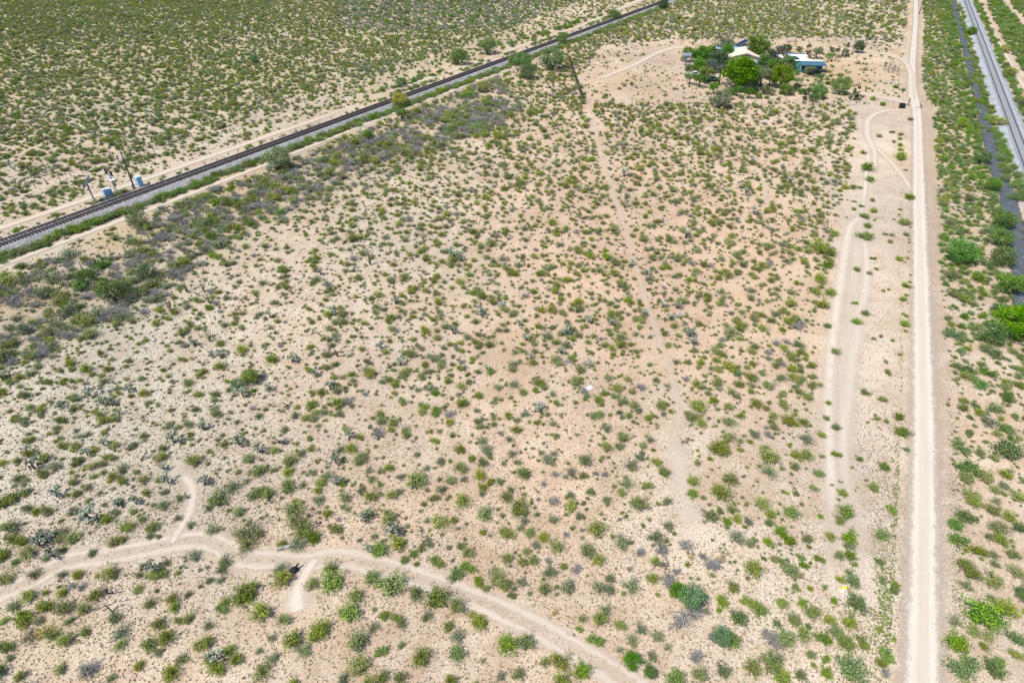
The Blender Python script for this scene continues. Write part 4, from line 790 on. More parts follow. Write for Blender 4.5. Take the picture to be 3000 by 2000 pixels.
seedlings('bursage_seedlings', 'greygreen', 9000, .25, .58, 'small grey green plants between the bushes', lambda x, y: fmid(x, y)*(1.0 if x < 1300 else .6))

# small tufts, too many to count
def tufts(name, coll, n, fdens, smin, smax, label):
    pts = []; sc = []
    while len(pts) < n:
        py = R.uniform(-20, 2050)**1.0; px = R.uniform(-60, 3060)
        if R.random() > fdens(px, py): continue
        p = G(px, py)
        if not clear_of(p.x, p.y, -0.35 if R.random() < .9 else -1.3): continue
        w = R.uniform(smin, smax)*(1+0.6*max(0, 900-py)/900); pts.append((p.x, p.y, 0)); sc.append((w, w, w*0.8))
    scatter(name, pts, [R.uniform(0, 6.28) for _ in pts], sc, [R.randrange(4) for _ in pts], coll, label)
def blob1(px, py, l):
    return max(a*math.exp(-(((px-cx)/rx)**2+((py-cy)/ry)**2)) for cx, cy, rx, ry, a in l)
tufts('sage_tufts', 'sage', 42000, lambda x, y: blob1(x, y, [(200, 1250, 800, 600, 1.0), (600, 950, 500, 300, .9), (300, 300, 900, 300, .35), (2560, 1600, 130, 500, .7), (2500, 1000, 200, 500, .3), (2790, 1500, 40, 600, .8), (1300, 600, 500, 250, .5), (1500, 1300, 900, 600, .08)]), 0.10, 0.28, 'tiny grey sage tufts speckling the gravelly soil')
tufts('grass_tufts', 'grass', 26000, lambda x, y: blob1(x, y, [(1500, 1500, 900, 500, 1.0), (2300, 1700, 500, 400, .9), (150, 850, 400, 150, .8), (2400, 220, 250, 70, .8), (900, 500, 500, 200, .5), (1000, 1000, 2000, 1500, .25)]), 0.14, 0.36, 'short tufts of dry straw coloured grass')
tl = [l for l, w in LINES][2]; pts = []
for x, y in tl:
    for _ in range(7): pts.append((x+R.gauss(0, .16), y+R.gauss(0, .16), 0)) if R.random() < .5+.5*mnoise.noise(Vector((x*.4, y*.4, 0))) else pts.append((x+R.gauss(0, 1.5), y+R.gauss(0, 1.5), 0))
sc = [R.uniform(.12, .3) for _ in pts]
scatter('track_grass', pts, [R.uniform(0, 6.28) for _ in pts], [(a, a, a*.8) for a in sc], [R.randrange(4) for _ in pts], 'grass', 'dry grass growing between the ruts of the lower track')
tufts('weed_tufts', 'weed', 2200, lambda x, y: blob1(x, y, [(2600, 1780, 45, 130, 1.0), (2630, 1550, 14, 250, 1.0), (2645, 1150, 8, 350, .8), (2620, 1400, 60, 200, .15), (600, 470, 500, 40, .1), (2640, 500, 10, 250, .5)]), 0.14, 0.30, 'little green weeds along the verge of the pale road')
print('midcount', sum(1 for k in grown.values() for s_ in k if 1000 < s_[4] < 2000 and 650 < s_[5] < 1300))

# ------------------------------------------------------------------ cacti, ocotillo, snags
CHOLLA = '103 1365 1.5,167 1447 1.2,400 1467 1,268 1519 1.8,118 1590 1.3,138 1579 1.1,154 1563 1,158 1621 1.2,257 1325 1,83 1318 1,482 1369 1,493 1407 1.2,547 1450 .6,603 1412 1.1,348 1474 .8,451 1668 1.1,763 1316 1.2,986 1349 1.3,986 1409 1.1,1069 1519 1.3,1151 1557 1.4,1080 1608 1,633 1920 1.3,1655 1391 .6,790 922 1.3,978 913 1.4,621 1038 1.1,645 1036 1,857 1054 1.2,924 1092 1.1,967 1134 1.4,714 1154 1.4,795 1134 1.1,266 1152 1.2,379 1141 1,306 1177 1.1,330 1181 1,181 1186 1,350 1206 1,598 1248 1.2,513 1288 1.5,701 1293 1.3,940 797 1.2,29 1092 1.3,9 1105 1.1,308 1297 .9,571 1005 1,1333 753 1.8,1318 745 1.5,1350 758 1.5,1411 918 1.3,1328 967 1.4,1118 1012 1.1,1174 1061 1.1,1658 974 1.2,1520 947 1.2,1542 989 1.2,1556 1043 1,1645 1029 1.1,1850 771 1.2,1893 797 1.3,1839 864 1.1,1888 918 1,1987 896 1.2,1790 945 1.1,1723 936 1.1,1942 891 1,1580 1192 1.2,1962 929 1,1161 882 1.5,1038 788 1,1069 1150 .9,1429 1076 1,1024 1275 1,2009 690 1.6,2022 978 1.4,2033 1003 1.1,1828 509 1.6,2205 433 1.6,2201 467 1.5,2208 618 1.5,2183 558 1.2,2312 531 1.3,2292 489 1.2,2431 406 1.5'
cl = [tuple(map(float, e.split())) for e in CHOLLA.split(',')]
lab = labeller([(a, b_, c_) for a, b_, c_ in cl], 'cactus', lambda q: ('tall ' if cl[q][2] > 1.35 else 'short ' if cl[q][2] < 1.05 else '')+'pale jointed cholla cactus')
for q, (px, py, s_) in enumerate(cl):
    p = G(px, py+8); o = empty('cholla_cactus', p, R.uniform(0, 6.28), s_*R.uniform(0.85, 1.0)); tag(o, lab[q], 'cactus', 'cholla cacti in the scrub')
    k = 5 if (px, py) == (1161, 882) else R.choice([0, 1, 2, 3, 4, 6]); link('trunk', CH[k][0], o); link('joints', CH[k][1], o)['kind'] = 'stuff'
OC = '502 898 1.1,598 842 1,614 878 1,344 958 .9,616 989 1.1,533 967 .7,549 846 1,1621 246 1.5,1656 424 1.2,1085 766 1.3,1241 695 1,1888 208 1,700 900 .6'
ol = [tuple(map(float, e.split())) for e in OC.split(',')]
lab = labeller(ol, 'ocotillo', lambda q: 'ocotillo with upright spreading wands')
for q, (px, py, s_) in enumerate(ol):
    w, t = ocotillo_mesh(800+q); o = w.build('ocotillo', M['ocotillo'], None, t, G(px, py+10)); o.scale = (s_*.8,)*3; tag(o, lab[q], 'ocotillo', 'ocotillos on the left slope')
SN = '317 1731 1.3,333 1789 1.0,107 1119 1.2,129 989 1.4,625 1181 .9,940 976 1.2,830 1186 1.2,991 1038 1.6,941 1521 1.1,975 1340 1,845 1435 .7,1240 810 1.1,1090 720 .9,1155 735 1.0,290 1365 .8,412 1345 1.2,730 870 1,1994 1290 .8,815 1290 1.3'
sl = [tuple(map(float, e.split())) for e in SN.split(',')]
lab = labeller(sl, 'snag', lambda q: 'bare dark dead stick')
for q, (px, py, s_) in enumerate(sl):
    m = MB(); rr = random.Random(900+q); d = Vector((rr.gauss(0, .5), rr.gauss(0, .5), rr.uniform(0.4, 1))).normalized(); e = d*1.1
    m.tube([(0, 0, -.05), e*0.5+Vector((rr.gauss(0, .08), rr.gauss(0, .08), 0)), e], [0.07, 0.055, 0.03], 6)
    for i in range(rr.randint(1, 4)):
        a = e*rr.uniform(0.3, 0.9); m.tube([a, a+Vector((rr.gauss(0, .4), rr.gauss(0, .4), rr.uniform(0, .5)))], [0.04, 0.018], 5)
    o = m.build('dead_snag', M['bark'], None, None, G(px, py+6)); o.scale = (s_, s_, s_); tag(o, lab[q], 'dead stick', 'dead snags')

# ------------------------------------------------------------------ trees
TR = {}
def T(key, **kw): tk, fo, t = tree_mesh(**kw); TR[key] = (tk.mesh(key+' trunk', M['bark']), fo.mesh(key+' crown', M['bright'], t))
for i in range(3): T('round%d' % i, seed=20+i, h=1.6, r=1.0, trunk=0.22, clumps=46, per=80, leaf=0.055)
for i in range(2): T('small%d' % i, seed=30+i, h=1.75, r=1.0, trunk=0.55, clumps=28, per=60, leaf=0.06)
for i in range(2): T('flat%d' % i, seed=40+i, h=1.1, r=1.0, trunk=0.5, clumps=16, per=60, leaf=0.06, shape='flat')
for i in range(2): T('cone%d' % i, seed=50+i, h=2.8, r=1.0, trunk=0.4, clumps=30, per=45, leaf=0.07, shape='cone')
for i in range(2): T('bushy%d' % i, seed=60+i, h=1.35, r=1.0, trunk=0.12, clumps=44, per=80, leaf=0.042)
for i in range(2): T('tall%d' % i, seed=70+i, h=3.6, r=1.0, trunk=1.5, clumps=18, per=60, leaf=0.08)
def tree(kind, px, py, wpx, tone, label, name='shade_tree', cat='tree', group=None, zs=1.0):
    r = wpx/2*mpp(px, py)*1.08; o = empty(name, G(px, py), R.uniform(0, 6.28), (r, r, r*zs)); tag(o, label, cat, group)
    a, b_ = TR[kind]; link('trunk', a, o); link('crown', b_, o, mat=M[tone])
c0x, c0y, cs = 1950, 100, 3.92
YT = [('round0', 385, 345, 160, 'bright', 'yellowish green round tree beside the metal pen at the left of the yard'), ('bushy0', 500, 440, 140, 'bluegrey', 'dark blue grey tree at the left of the tree cluster'),
 ('small0', 275, 480, 100, 'mesquite', 'small tree behind the leftmost yard tree'), ('small1', 272, 580, 110, 'mesquite', 'leftmost small umbrella shaped yard tree'), ('round1', 375, 450, 130, 'bright', 'light green tree above the two left yard trees'),
 ('small0', 450, 570, 150, 'green', 'umbrella shaped green tree with a dark trunk left of the bare tall tree'), ('small1', 385, 612, 115, 'mesquite', 'small umbrella tree at the front left of the yard'), ('small0', 545, 685, 100, 'bright', 'little bright yellow green tree in front of the left yard trees'),
 ('tall0', 610, 590, 110, 'bluegrey', 'tall grey half bare tree with a dark trunk left of the biggest tree'), ('round2', 825, 640, 300, 'bright', 'biggest bright green round tree in front of the house'), ('round0', 790, 555, 190, 'bright', 'bright green tree between the biggest tree and the house'),
 ('round1', 600, 410, 170, 'deep', 'dark green tree left of the tan roof'), ('round2', 690, 290, 130, 'bright', 'bright tree top behind the left end of the tan roof'), ('bushy1', 650, 240, 180, 'greygreen', 'wide grey green tree behind the house on the left'),
 ('round0', 1030, 300, 220, 'mesquite', 'tall feathery green tree behind the right end of the tan roof'), ('bushy0', 885, 200, 90, 'deep', 'small dark tree behind the middle of the house'), ('round1', 1200, 360, 130, 'deep', 'dark green tree right of the tan roof'),
 ('bushy1', 1075, 500, 135, 'bluegrey', 'wide blue grey tree in front of the right end of the tan roof'), ('small1', 1085, 600, 165, 'green', 'green shade tree right of the biggest tree'), ('round2', 1310, 615, 205, 'green', 'second largest round green tree right of the biggest tree'),
 ('small0', 1185, 590, 110, 'mesquite', 'smaller tree squeezed between two round green trees'), ('round0', 1235, 450, 130, 'mesquite', 'olive green tree in front of the small white roofed shed'), ('round1', 1370, 430, 145, 'mesquite', 'upright green tree left of the teal house'),
 ('cone0', 1440, 400, 50, 'deep', 'narrow dark shrub against the left wall of the teal house'), ('cone1', 1615, 275, 75, 'deep', 'dark bushy conifer behind the teal house'), ('small0', 1728, 280, 100, 'greygreen', 'greyish tree right of the dark conifer behind the teal house'),
 ('cone1', 2060, 265, 75, 'deep', 'pointed dark conifer on the open ground behind the yard'), ('round2', 2195, 215, 110, 'greygreen', 'rounded grey green tree beside the yard track'), ('bushy0', 1910, 207, 50, 'deep', 'left of two small dark round shrubs by the yard track'),
 ('bushy1', 1972, 207, 45, 'deep', 'right of two small dark round shrubs by the yard track'), ('flat0', 1900, 310, 105, 'mesquite', 'flat topped green tree behind the teal house on the right'), ('bushy0', 1780, 357, 45, 'green', 'small ball shaped green shrub right of the teal house'),
 ('small1', 1995, 522, 55, 'green', 'small lollipop shaped tree on the open yard'), ('small0', 2050, 590, 75, 'green', 'small dark topped tree right of the lollipop tree'), ('bushy1', 1985, 690, 170, 'mesquite', 'spreading green tree beside the sandy driveway'),
 ('round0', 1740, 740, 135, 'bright', 'bright yellow green tree in front of the driveway'), ('bushy0', 1618, 700, 70, 'deep', 'dark round shrub left of the bright driveway tree'), ('bushy1', 1690, 780, 95, 'mesquite', 'green shrub at the foot of the bright driveway tree'),
 ('bushy0', 1590, 760, 50, 'deep', 'small dark shrub at the fence in front of the teal house'), ('cone0', 2165, 765, 95, 'deep', 'large dark pine at the right of the yard'), ('bushy1', 610, 850, 195, 'greygreen', 'large grey green shrub at the fence below the biggest tree'),
 ('small1', 700, 755, 100, 'bright', 'small light green tree above the fence'), ('small0', 815, 715, 90, 'bright', 'thin light green sapling below the biggest tree'), ('small1', 945, 740, 90, 'bright', 'pale sapling right of the thin light green sapling'),
 ('bushy0', 1010, 690, 85, 'deep', 'dark ragged shrub right of the pale sapling'), ('bushy1', 1130, 690, 95, 'deep', 'dark green shrub below the second largest tree'), ('bushy0', 1220, 705, 70, 'greygreen', 'grey green shrub in the front row of the yard'),
 ('bushy1', 1370, 700, 125, 'mesquite', 'wide green shrub in the front row of the yard'), ('bushy0', 1500, 650, 80, 'deep', 'dark shrub left of the driveway in the front row'), ('flat1', 1500, 590, 105, 'mesquite', 'flat topped tree by the sandy driveway bend'),
 ('flat0', 1750, 570, 120, 'mesquite', 'flat topped tree standing alone in front of the teal house'), ('small1', 1460, 530, 95, 'mesquite', 'small tree left of the front of the teal house'), ('small0', 1595, 490, 60, 'deep', 'small dark tree at the front of the teal house'), ('bushy0', 1660, 455, 80, 'green', 'green shrub against the front wall of the teal house'),
 ('bushy1', 250, 262, 105, 'mesquite', 'green shrub left of the driveway end'), ('bushy0', 195, 310, 50, 'yellow', 'yellow flowering shrub left of the metal pen'), ('bushy0', 1210, 245, 70, 'deep', 'dark shrub behind the shed'), ('bushy1', 1380, 215, 90, 'deep', 'row shrub behind the teal house'), ('bushy0', 1300, 228, 90, 'bluegrey', 'grey shrub in the row behind the shed'), ('bushy1', 1530, 205, 60, 'mesquite', 'round shrub at the right end of the row behind the teal house')]
YT += [('round1', 930, 560, 150, 'bright', 'bright green tree at the right shoulder of the biggest tree'), ('bushy1', 700, 470, 150, 'deep', 'dark green tree between the grey tree and the house'), ('bushy0', 560, 330, 130, 'deep', 'dark leafy tree behind the left end of the cluster'), ('round2', 1120, 380, 120, 'mesquite', 'green tree beside the right wall of the tan roofed house'), ('bushy1', 1010, 590, 110, 'mesquite', 'green shrub between the biggest and second largest trees'),
 ('bushy0', 760, 700, 80, 'mesquite', 'low green shrub at the foot of the biggest tree'), ('bushy1', 1060, 740, 70, 'green', 'light green shrub at the fence right of centre'), ('bushy0', 1440, 700, 70, 'bluegrey', 'blue grey shrub in the front row near the driveway'), ('bushy1', 1550, 690, 70, 'bright', 'bright low shrub right of the blue grey front row shrub'), ('round0', 500, 270, 110, 'mesquite', 'small green tree at the far left rear of the cluster'), ('bushy1', 1290, 480, 80, 'green', 'leafy shrub in front of the white roofed shed')]
for k, x, y, w, tone, lb in YT: tree(k, c0x+x/cs, c0y+y/cs, w/cs*1.32, tone, lb, group='yard trees')
OT = [('bushy0', 413, 665, 66, 'green', 'round leafy tree below the railway ballast at the left'), ('bushy1', 240, 850, 40, 'bright', 'fresh green shrub tree in the grey thicket'), ('bushy0', 260, 832, 60, 'mesquite', 'green shrub tree left of the fresh green one in the thicket'), ('bushy1', 345, 880, 90, 'mesquite', 'broad green shrub tree at the lower edge of the thicket'), ('bushy0', 440, 815, 60, 'mesquite', 'green shrub tree at the right end of the thicket'),
 ('bushy1', 1172, 312, 50, 'yellow', 'yellowish round tree at the foot of the railway ballast'), ('small0', 1178, 352, 36, 'mesquite', 'narrow green tree below the yellowish tree'), ('small1', 1082, 415, 36, 'mesquite', 'upright green tree above the upper middle scrub'), ('bushy0', 1502, 190, 34, 'green', 'round dark green tree near the rails left of the yard'), ('bushy1', 1615, 205, 80, 'mesquite', 'broad green tree left of the dark fence'), ('bushy0', 1550, 232, 56, 'mesquite', 'green tree in the clump left of the dark fence'), ('bushy1', 1530, 203, 60, 'mesquite', 'rear green tree in the clump left of the dark fence'),
 ('bushy0', 1345, 190, 58, 'mesquite', 'broad mesquite tree beyond the rails in the upper middle'), ('bushy1', 1430, 158, 60, 'mesquite', 'mesquite beyond the rails right of the broad one'), ('bushy0', 1650, 128, 40, 'green', 'dark green tree by the rails above the yard'), ('bushy1', 1800, 60, 40, 'green', 'tree overhanging the upper rails'), ('bushy0', 1940, 28, 34, 'deep', 'dark tree at the far end of the upper railway'), ('bushy0', 1175, 255, 34, 'bright', 'bright tree beyond the rails'), ('bushy1', 820, 495, 84, 'greygreen', 'wide grey mesquite below the ballast'), ('bushy0', 750, 185, 30, 'teal', 'teal tree in the far scrub'),
 ('bushy1', 2022, 1762, 84, 'teal', 'teal green tree among grey dead brush at the lower right'), ('bushy0', 1985, 1745, 60, 'bright', 'bright leafy half of the teal tree clump'), ('bushy1', 2110, 1875, 66, 'teal', 'smaller teal shrub tree at the bottom right'), ('bushy0', 1850, 1945, 58, 'bright', 'bright green shrub beside the lower right track'), ('bushy1', 1905, 1975, 40, 'bright', 'lower bright green shrub beside the lower right track'),
 ('bushy0', 2805, 765, 90, 'bright', 'pale green palo verde right of the pale road'), ('bushy1', 2945, 985, 120, 'bright', 'big bright green tree at the right edge'), ('bushy0', 2900, 1000, 80, 'mesquite', 'dull green tree left of the big bright one at the right edge'), ('bushy1', 2990, 960, 90, 'bright', 'bright tree cut by the right edge'), ('bushy0', 2940, 155, 30, 'yellow', 'yellowish shrub in the hedge right of the far railway'), ('bushy1', 2958, 225, 34, 'yellow', 'lower yellow green shrub in the hedge right of the far railway'), ('bushy0', 2840, 105, 32, 'bright', 'bright shrub left of the far railway'), ('bushy1', 2930, 370, 34, 'yellow', 'yellow green shrub between asphalt strip and ballast'),
 ('bushy0', 2930, 668, 66, 'mesquite', 'dark mesquite at the near end of the asphalt strip'), ('bushy1', 2925, 720, 64, 'mesquite', 'mesquite below the dark one beside the asphalt strip'), ('bushy0', 2930, 775, 72, 'mesquite', 'third mesquite down the left side of the asphalt strip'), ('bushy1', 2950, 855, 80, 'mesquite', 'large mesquite above the big bright tree'), ('bushy0', 2900, 560, 50, 'mesquite', 'mesquite left of the asphalt strip bend'), ('bushy1', 2870, 480, 50, 'mesquite', 'wide mesquite halfway along the asphalt strip'), ('bushy1', 700, 1140, 46, 'teal', 'round blue green shrub in the left scrub'), ('bushy0', 735, 1120, 58, 'green', 'fluffy green shrub in the left scrub')]
for k, x, y, w, tone, lb in OT: tree(k, x, y, w, tone, lb, name='mesquite_tree' if tone in ('mesquite', 'green', 'greygreen', 'deep') else 'palo_verde_tree', group='single trees in the open scrub')

# ------------------------------------------------------------------ railway signal equipment
RA = math.atan2(dL.y, dL.x)
def cabinet(px, py, w, d, h, label):
    o = empty('equipment_cabinet', G(px, py), RA); tag(o, label, 'cabinet')
    MB().box((0, 0, 0.08), (w+.1, d+.1, .16)).build('plinth', M['rock'], o)
    MB().box((0, 0, .16+h/2), (w, d, h)).build('body', M['cabinet'], o)
    m = MB(); m.box((0, 0, .16+h+.03), (w+.14, d+.14, .06)); m.box((0, 0, .16+h+.08), (w*.7, d*.7, .04)); m.build('roof', M['cabinet_top'], o)
    for s_ in ((-1, 1) if w > 1.1 else (0,)):
        dr = MB().box((s_*w*.25, -d/2-.015, .16+h/2), (w*(.46 if s_ else .86), .03, h*.88)).build('door', M['cabinet'], o)
        MB().box((s_*w*.25+.14, -d/2-.045, .16+h*.5), (.03, .03, .16)).build('handle', M['black'], dr)
cabinet(319, 573, 1.35, .9, 1.15, 'low pale blue equipment cabinet beside the railway signal'); cabinet(412, 545, .95, .95, 1.75, 'tall pale blue equipment cabinet right of the antenna mast')
o = empty('railway_signal', G(345, 572), RA); tag(o, 'railway signal mast with black signal heads and a white work platform', 'railway signal')
MB().box((0, 0, .15), (.8, .8, .3)).build('base', M['rock'], o)
m = MB()
for sx in (-1, 1):
    for sy in (-1, 1): m.tube([(sx*.3, sy*.3, .3), (sx*.1, sy*.1, 1.9)], .035, 5)
for i in range(4):
    z = .5+.38*i; q = .3-.2*(z-.3)/1.6
    for a, b_ in (((-q, -q), (q, -q)), ((q, -q), (q, q)), ((q, q), (-q, q)), ((-q, q), (-q, -q))): m.tube([(*a, z), (*b_, z+.3)], .02, 4)
m.build('lattice_foot', M['galv'], o)
MB().tube([(0, 0, 1.8), (0, 0, 4.1)], .12, 8).build('mast', M['galv'], o)
m = MB(); m.box((0, 0, 3.1), (.9, 1.3, .05))
for x in (-.45, .45):
    for y in (-.65, .65): m.tube([(x, y, 3.1), (x, y, 3.9)], .022, 4)
for z in (3.5, 3.9):
    for a, b_ in (((-.45, -.65), (.45, -.65)), ((.45, -.65), (.45, .65)), ((.45, .65), (-.45, .65)), ((-.45, .65), (-.45, -.65))): m.tube([(*a, z), (*b_, z)], .022, 4)
m.build('platform', M['white'], o)
m = MB()
for s_ in (-.16, .16): m.tube([(.22, s_, .3), (.12, s_, 3.1)], .018, 4)
for i in range(9): m.tube([(.2-.008*i, -.16, .5+.3*i), (.2-.008*i, .16, .5+.3*i)], .014, 4)
m.build('ladder', M['galv'], o)
MB().tube([(0, -.9, 4.1), (0, .9, 4.1)], .05, 6).build('cross_arm', M['galv'], o)
for (y, z, s_) in ((-.95, 4.45, 1.0), (.95, 4.55, 1.0), (-.7, 2.35, .6)):
    h = MB().box((0, y, z), (.07, .62*s_, .95*s_)).build('signal_head', M['black'], o); m = MB()
    for q in (-.26, 0, .26): m.tube([(-.04, y, z+q*s_), (-.09, y, z+q*s_)], .085*s_, 8)
    m.build('lens', M['lens'], h); m = MB()
    for q in (-.26, 0, .26): m.box((-.16, y, z+(q+.09)*s_), (.26, .2*s_, .02))
    m.build('hood', M['black'], h)
    if z < 3: MB().tube([(0, y, z), (0, 0, z-.1)], .03, 5).build('bracket', M['galv'], o)
o = empty('solar_panel', G(277, 590), 0); tag(o, 'tilted dark solar panel on a steel post beside the railway', 'solar panel')
MB().box((0, 0, .2), (.55, .55, .4)).build('footing', M['rock'], o); MB().tube([(0, 0, .3), (0, 0, 3.5)], .15, 8).build('post', M['galv'], o)
ax = Vector((SUNX*.72, SUNY*.72, .70)).normalized(); u = Vector((-ax.y, ax.x, 0)).normalized(); w = ax.cross(u); c = Vector((0, 0, 3.75)); pan = MB()
MT = Matrix((u, w, ax)).transposed().to_4x4(); MT.translation = c
pf = MB().box((0, 0, 0), (2.3, 2.5, .05), M=MT).build('panel_frame', M['galv'], o); m = MB()
for i in range(3):
    for j in range(2): m.box((-.75+.75*i, -.6+1.2*j, .035), (.7, 1.12, .02), M=MT)
m.build('cells', M['solar'], pf); m = MB()
for s_ in (-.7, .7): m.tube([(0, 0, 2.9), tuple(MT @ Vector((s_, -.6, -.03)))], .03, 5); m.tube([(0, 0, 3.5), tuple(MT @ Vector((s_, .6, -.03)))], .03, 5)
m.build('bracket', M['galv'], o)
o = empty('antenna_mast', G(395, 554)); tag(o, 'slim tall dark antenna mast between the signal and the tall cabinet', 'antenna mast')
MB().tube([(0, 0, 0), (0, 0, 5.5), (0, 0, 8.7)], [.16, .12, .06], 8).build('pole', M['wood'], o); MB().box((.16, 0, 6.2), (.18, .25, .45)).build('junction_box', M['galv'], o); MB().box((-.2, .1, .6), (.35, .3, .7)).build('meter_box', M['galv'], o)
MB().tube([(0, 0, 8.6), (0, 0, 9.6)], .02, 5).build('aerial', M['black'], o)
# wooden utility poles
for px, py, h, lb in ((2537, 120, 9.5, 'dark wooden utility pole beyond the yard'), (2692, 43, 10.5, 'dark wooden utility pole beside the far end of the pale road')):
    o = empty('utility_pole', G(px, py), .4); tag(o, lb, 'utility pole')
    MB().tube([(0, 0, -.2), (0, 0, h*.5), (0, 0, h)], [.19, .16, .12], 8).build('pole', M['wood'], o); MB().box((0, .17, h-.6), (2.2, .1, .12)).build('cross_arm', M['wood'], o)
    for x in (-1, -.45, .45, 1): MB().tube([(x, .17, h-.54), (x, .17, h-.36)], .05, 6).build('insulator', M['white'], o)
    MB().tube([(.25, -.1, h-1.9), (.25, -.1, h-1.2)], .16, 8).build('transformer', M['galv'], o)

# ------------------------------------------------------------------ fences
def wire_fence(a, b_, n, h, label, mat='wood', r=.07, wires=3, px=True, jit=.15):
    A, B = (G(*a), G(*b_)) if px else (a, b_); rr = random.Random(int(A.x*7+A.y)); o = empty('wire_fence', A); tag(o, label, 'fence'); tops = []
    for i in range(n+1):
        p = (B-A)*(i/n)+Vector((rr.gauss(0, jit), rr.gauss(0, jit), 0)); t = p+Vector((rr.gauss(0, .05), rr.gauss(0, .05), h*rr.uniform(.9, 1.12))); MB().tube([p-Vector((0, 0, .1)), t], [r, r*.85], 6).build('post', M[mat], o); tops.append((p, t))
    for k in range(wires):
        f = .35+.28*k; MB().tube([p.lerp(t, f) for p, t in tops], .008, 3, cap=False).build('wire', M['galv'], o)
wire_fence((-60, 605), (348, 474), 11, 1.3, 'sparse post and wire fence beyond the railway at the signal'); wire_fence((348, 474), (1000, 262), 22, 1.3, 'post and wire fence continuing beyond the railway')
wire_fence((40, 872), (288, 772), 5, 1.25, 'post and wire fence in the straw grass at the left edge'); wire_fence((288, 772), (1051, 442), 26, 1.25, 'post and wire fence along the grey thicket')
wire_fence((1725, 303), (2640, 309), 36, 1.25, 'front fence of the yard with pale posts', 'greywood', .06)
wire_fence((1960, 118), (2650, 122), 24, 1.25, 'rear fence of the yard', 'wood', .06); wire_fence((2705, 150), (2716, 300), 12, 1.2, 'wire fence right of the road beside the yard', 'greywood', .035, 2)
# close row of dark upright stakes
A, B = G(1708, 296), G(1668, 176); o = empty('stake_fence', A); tag(o, 'dark close set stake fence at the left end of the yard', 'fence'); L = (B-A).length; n = 220
rr = random.Random(5); proto = [MB().tube([(0, 0, -.05), (.02*k, .01, .85+.1*k)], [.13, .10], 5).mesh('stake', M['wood']) for k in range(4)]
for i in range(n):
    s_ = link('stake', proto[i % 4], o, (B-A)*(i/n)+Vector((rr.gauss(0, .08), rr.gauss(0, .08), 0)), rr.uniform(0, 6.28)); s_.scale = (1, 1, rr.uniform(.85, 1.25))
o = empty('gate_post', G(1712, 298)); tag(o, 'tall thin dark post at the near end of the stake fence', 'post'); MB().tube([(0, 0, 0), (.15, 0, 2.6)], [.09, .07], 6).build('post', M['wood'], o); MB().tube([(0, 0, 1.9), (.5, .1, 2.0)], .03, 5).build('brace', M['wood'], o)

# ------------------------------------------------------------------ houses and yard things
def window(parent, x, y, z, w, h, face):
    """face: 'f' on a wall looking to -y, 'l' to -x, 'r' to +x"""
    sx, sy = (w, .06) if face == 'f' else (.06, w); d = (0, -.02) if face == 'f' else ((-.02, 0) if face == 'l' else (.02, 0))
    f = MB().box((x, y, z), (sx+.0 if face != 'f' else w+.16, sy if face == 'f' else w+.16, h+.16)).build('window', M['white'], parent)
    MB().box((x+d[0]*1.6, y+d[1]*1.6, z), (sx, sy, h)).build('pane', M['glass'], f)
def gable(parent, x0, x1, y0, y1, zw, zr, mat_wall, mat_roof, over=.5, ridge='y'):
    MB().box(((x0+x1)/2, (y0+y1)/2, zw/2), (x1-x0, y1-y0, zw)).build('wall', mat_wall, parent)
    xm = (x0+x1)/2; g = MB()
    for y in (y0, y1): g.poly([(x0, y, zw), (x1, y, zw), (xm, y, zr)])
    g.build('gable', mat_wall, parent)
    rf = MB(); t = .12
    for sx, xe in ((1, x1+over), (-1, x0-over)):
        ze = zw-(zr-zw)*over/((x1-x0)/2); a = [(xm, y0-over, zr+.02), (xe, y0-over, ze+.02), (xe, y1+over, ze+.02), (xm, y1+over, zr+.02)]
        lo = [(p[0], p[1], p[2]+t) for p in a]; rf.poly(lo if sx > 0 else lo[::-1]); rf.poly(a[::-1] if sx > 0 else a)
        for i in range(4): rf.quad(a[i], a[(i+1) % 4], lo[(i+1) % 4], lo[i])
    return rf.build('roof', mat_roof, parent)
H1 = empty('house', G(2184, 190), math.radians(-14), .86); tag(H1, 'house with a broad tan gable roof among the yard trees', 'house')
rf = gable(H1, -6.2, 5.6, 0, 10, 2.2, 3.9, M['wall'], M['tan_roof'], .6); m = MB(); m.box((3.0, 8.0, 3.5), (.7, .7, 1.2)); m.build('chimney', M['rock'], rf)
MB().box((-.3, -.03, 2.75), (2.6, .05, .7)).build('gable_shade', M['black'], H1)  # black board standing in for the shadow on the gable end
m = MB(); m.poly([(-1.5, -.6, 2.15), (3.6, -.6, 2.15), (3.6, -3.6, 1.85), (-1.5, -3.6, 1.85)]); m.poly([(-1.5, -.6, 2.08), (-1.5, -3.6, 1.78), (3.6, -3.6, 1.78), (3.6, -.6, 2.08)]); m.build('porch_roof', M['grey_roof'], H1)
for x in (-1.3, 3.4): MB().tube([(x, -3.4, 0), (x, -3.4, 1.8)], .08, 6).build('porch_post', M['white'], H1)
for x in (-4.8, -3.0, 4.6): window(H1, x, -.03, 1.3, 1.1, 1.0, 'f')
d_ = MB().box((1, -.03, 1.0), (1, .06, 2.0)).build('door', M['teal_wall'], H1); MB().box((1.35, -.09, 1.05), (.05, .06, .12)).build('handle', M['galv'], d_)
for y in (2.5, 6.5): window(H1, -6.23, y, 1.3, 1.2, 1.1, 'l'); window(H1, 5.63, y, 1.3, 1.2, 1.1, 'r')
LT = empty('metal_shed', G(2150, 172), math.radians(-14)); tag(LT, 'long shed with a pale blue metal roof behind the left of the tan roofed house', 'shed')
MB().box((0, 3, 1.2), (13, 5, 2.4)).build('wall', M['wall'], LT); m = MB()
for i in range(13):
    x = -6.5+i*1.0; m.box((x+.5, 3, 2.55+.02*(i % 2)), (.98, 5.6, .08))
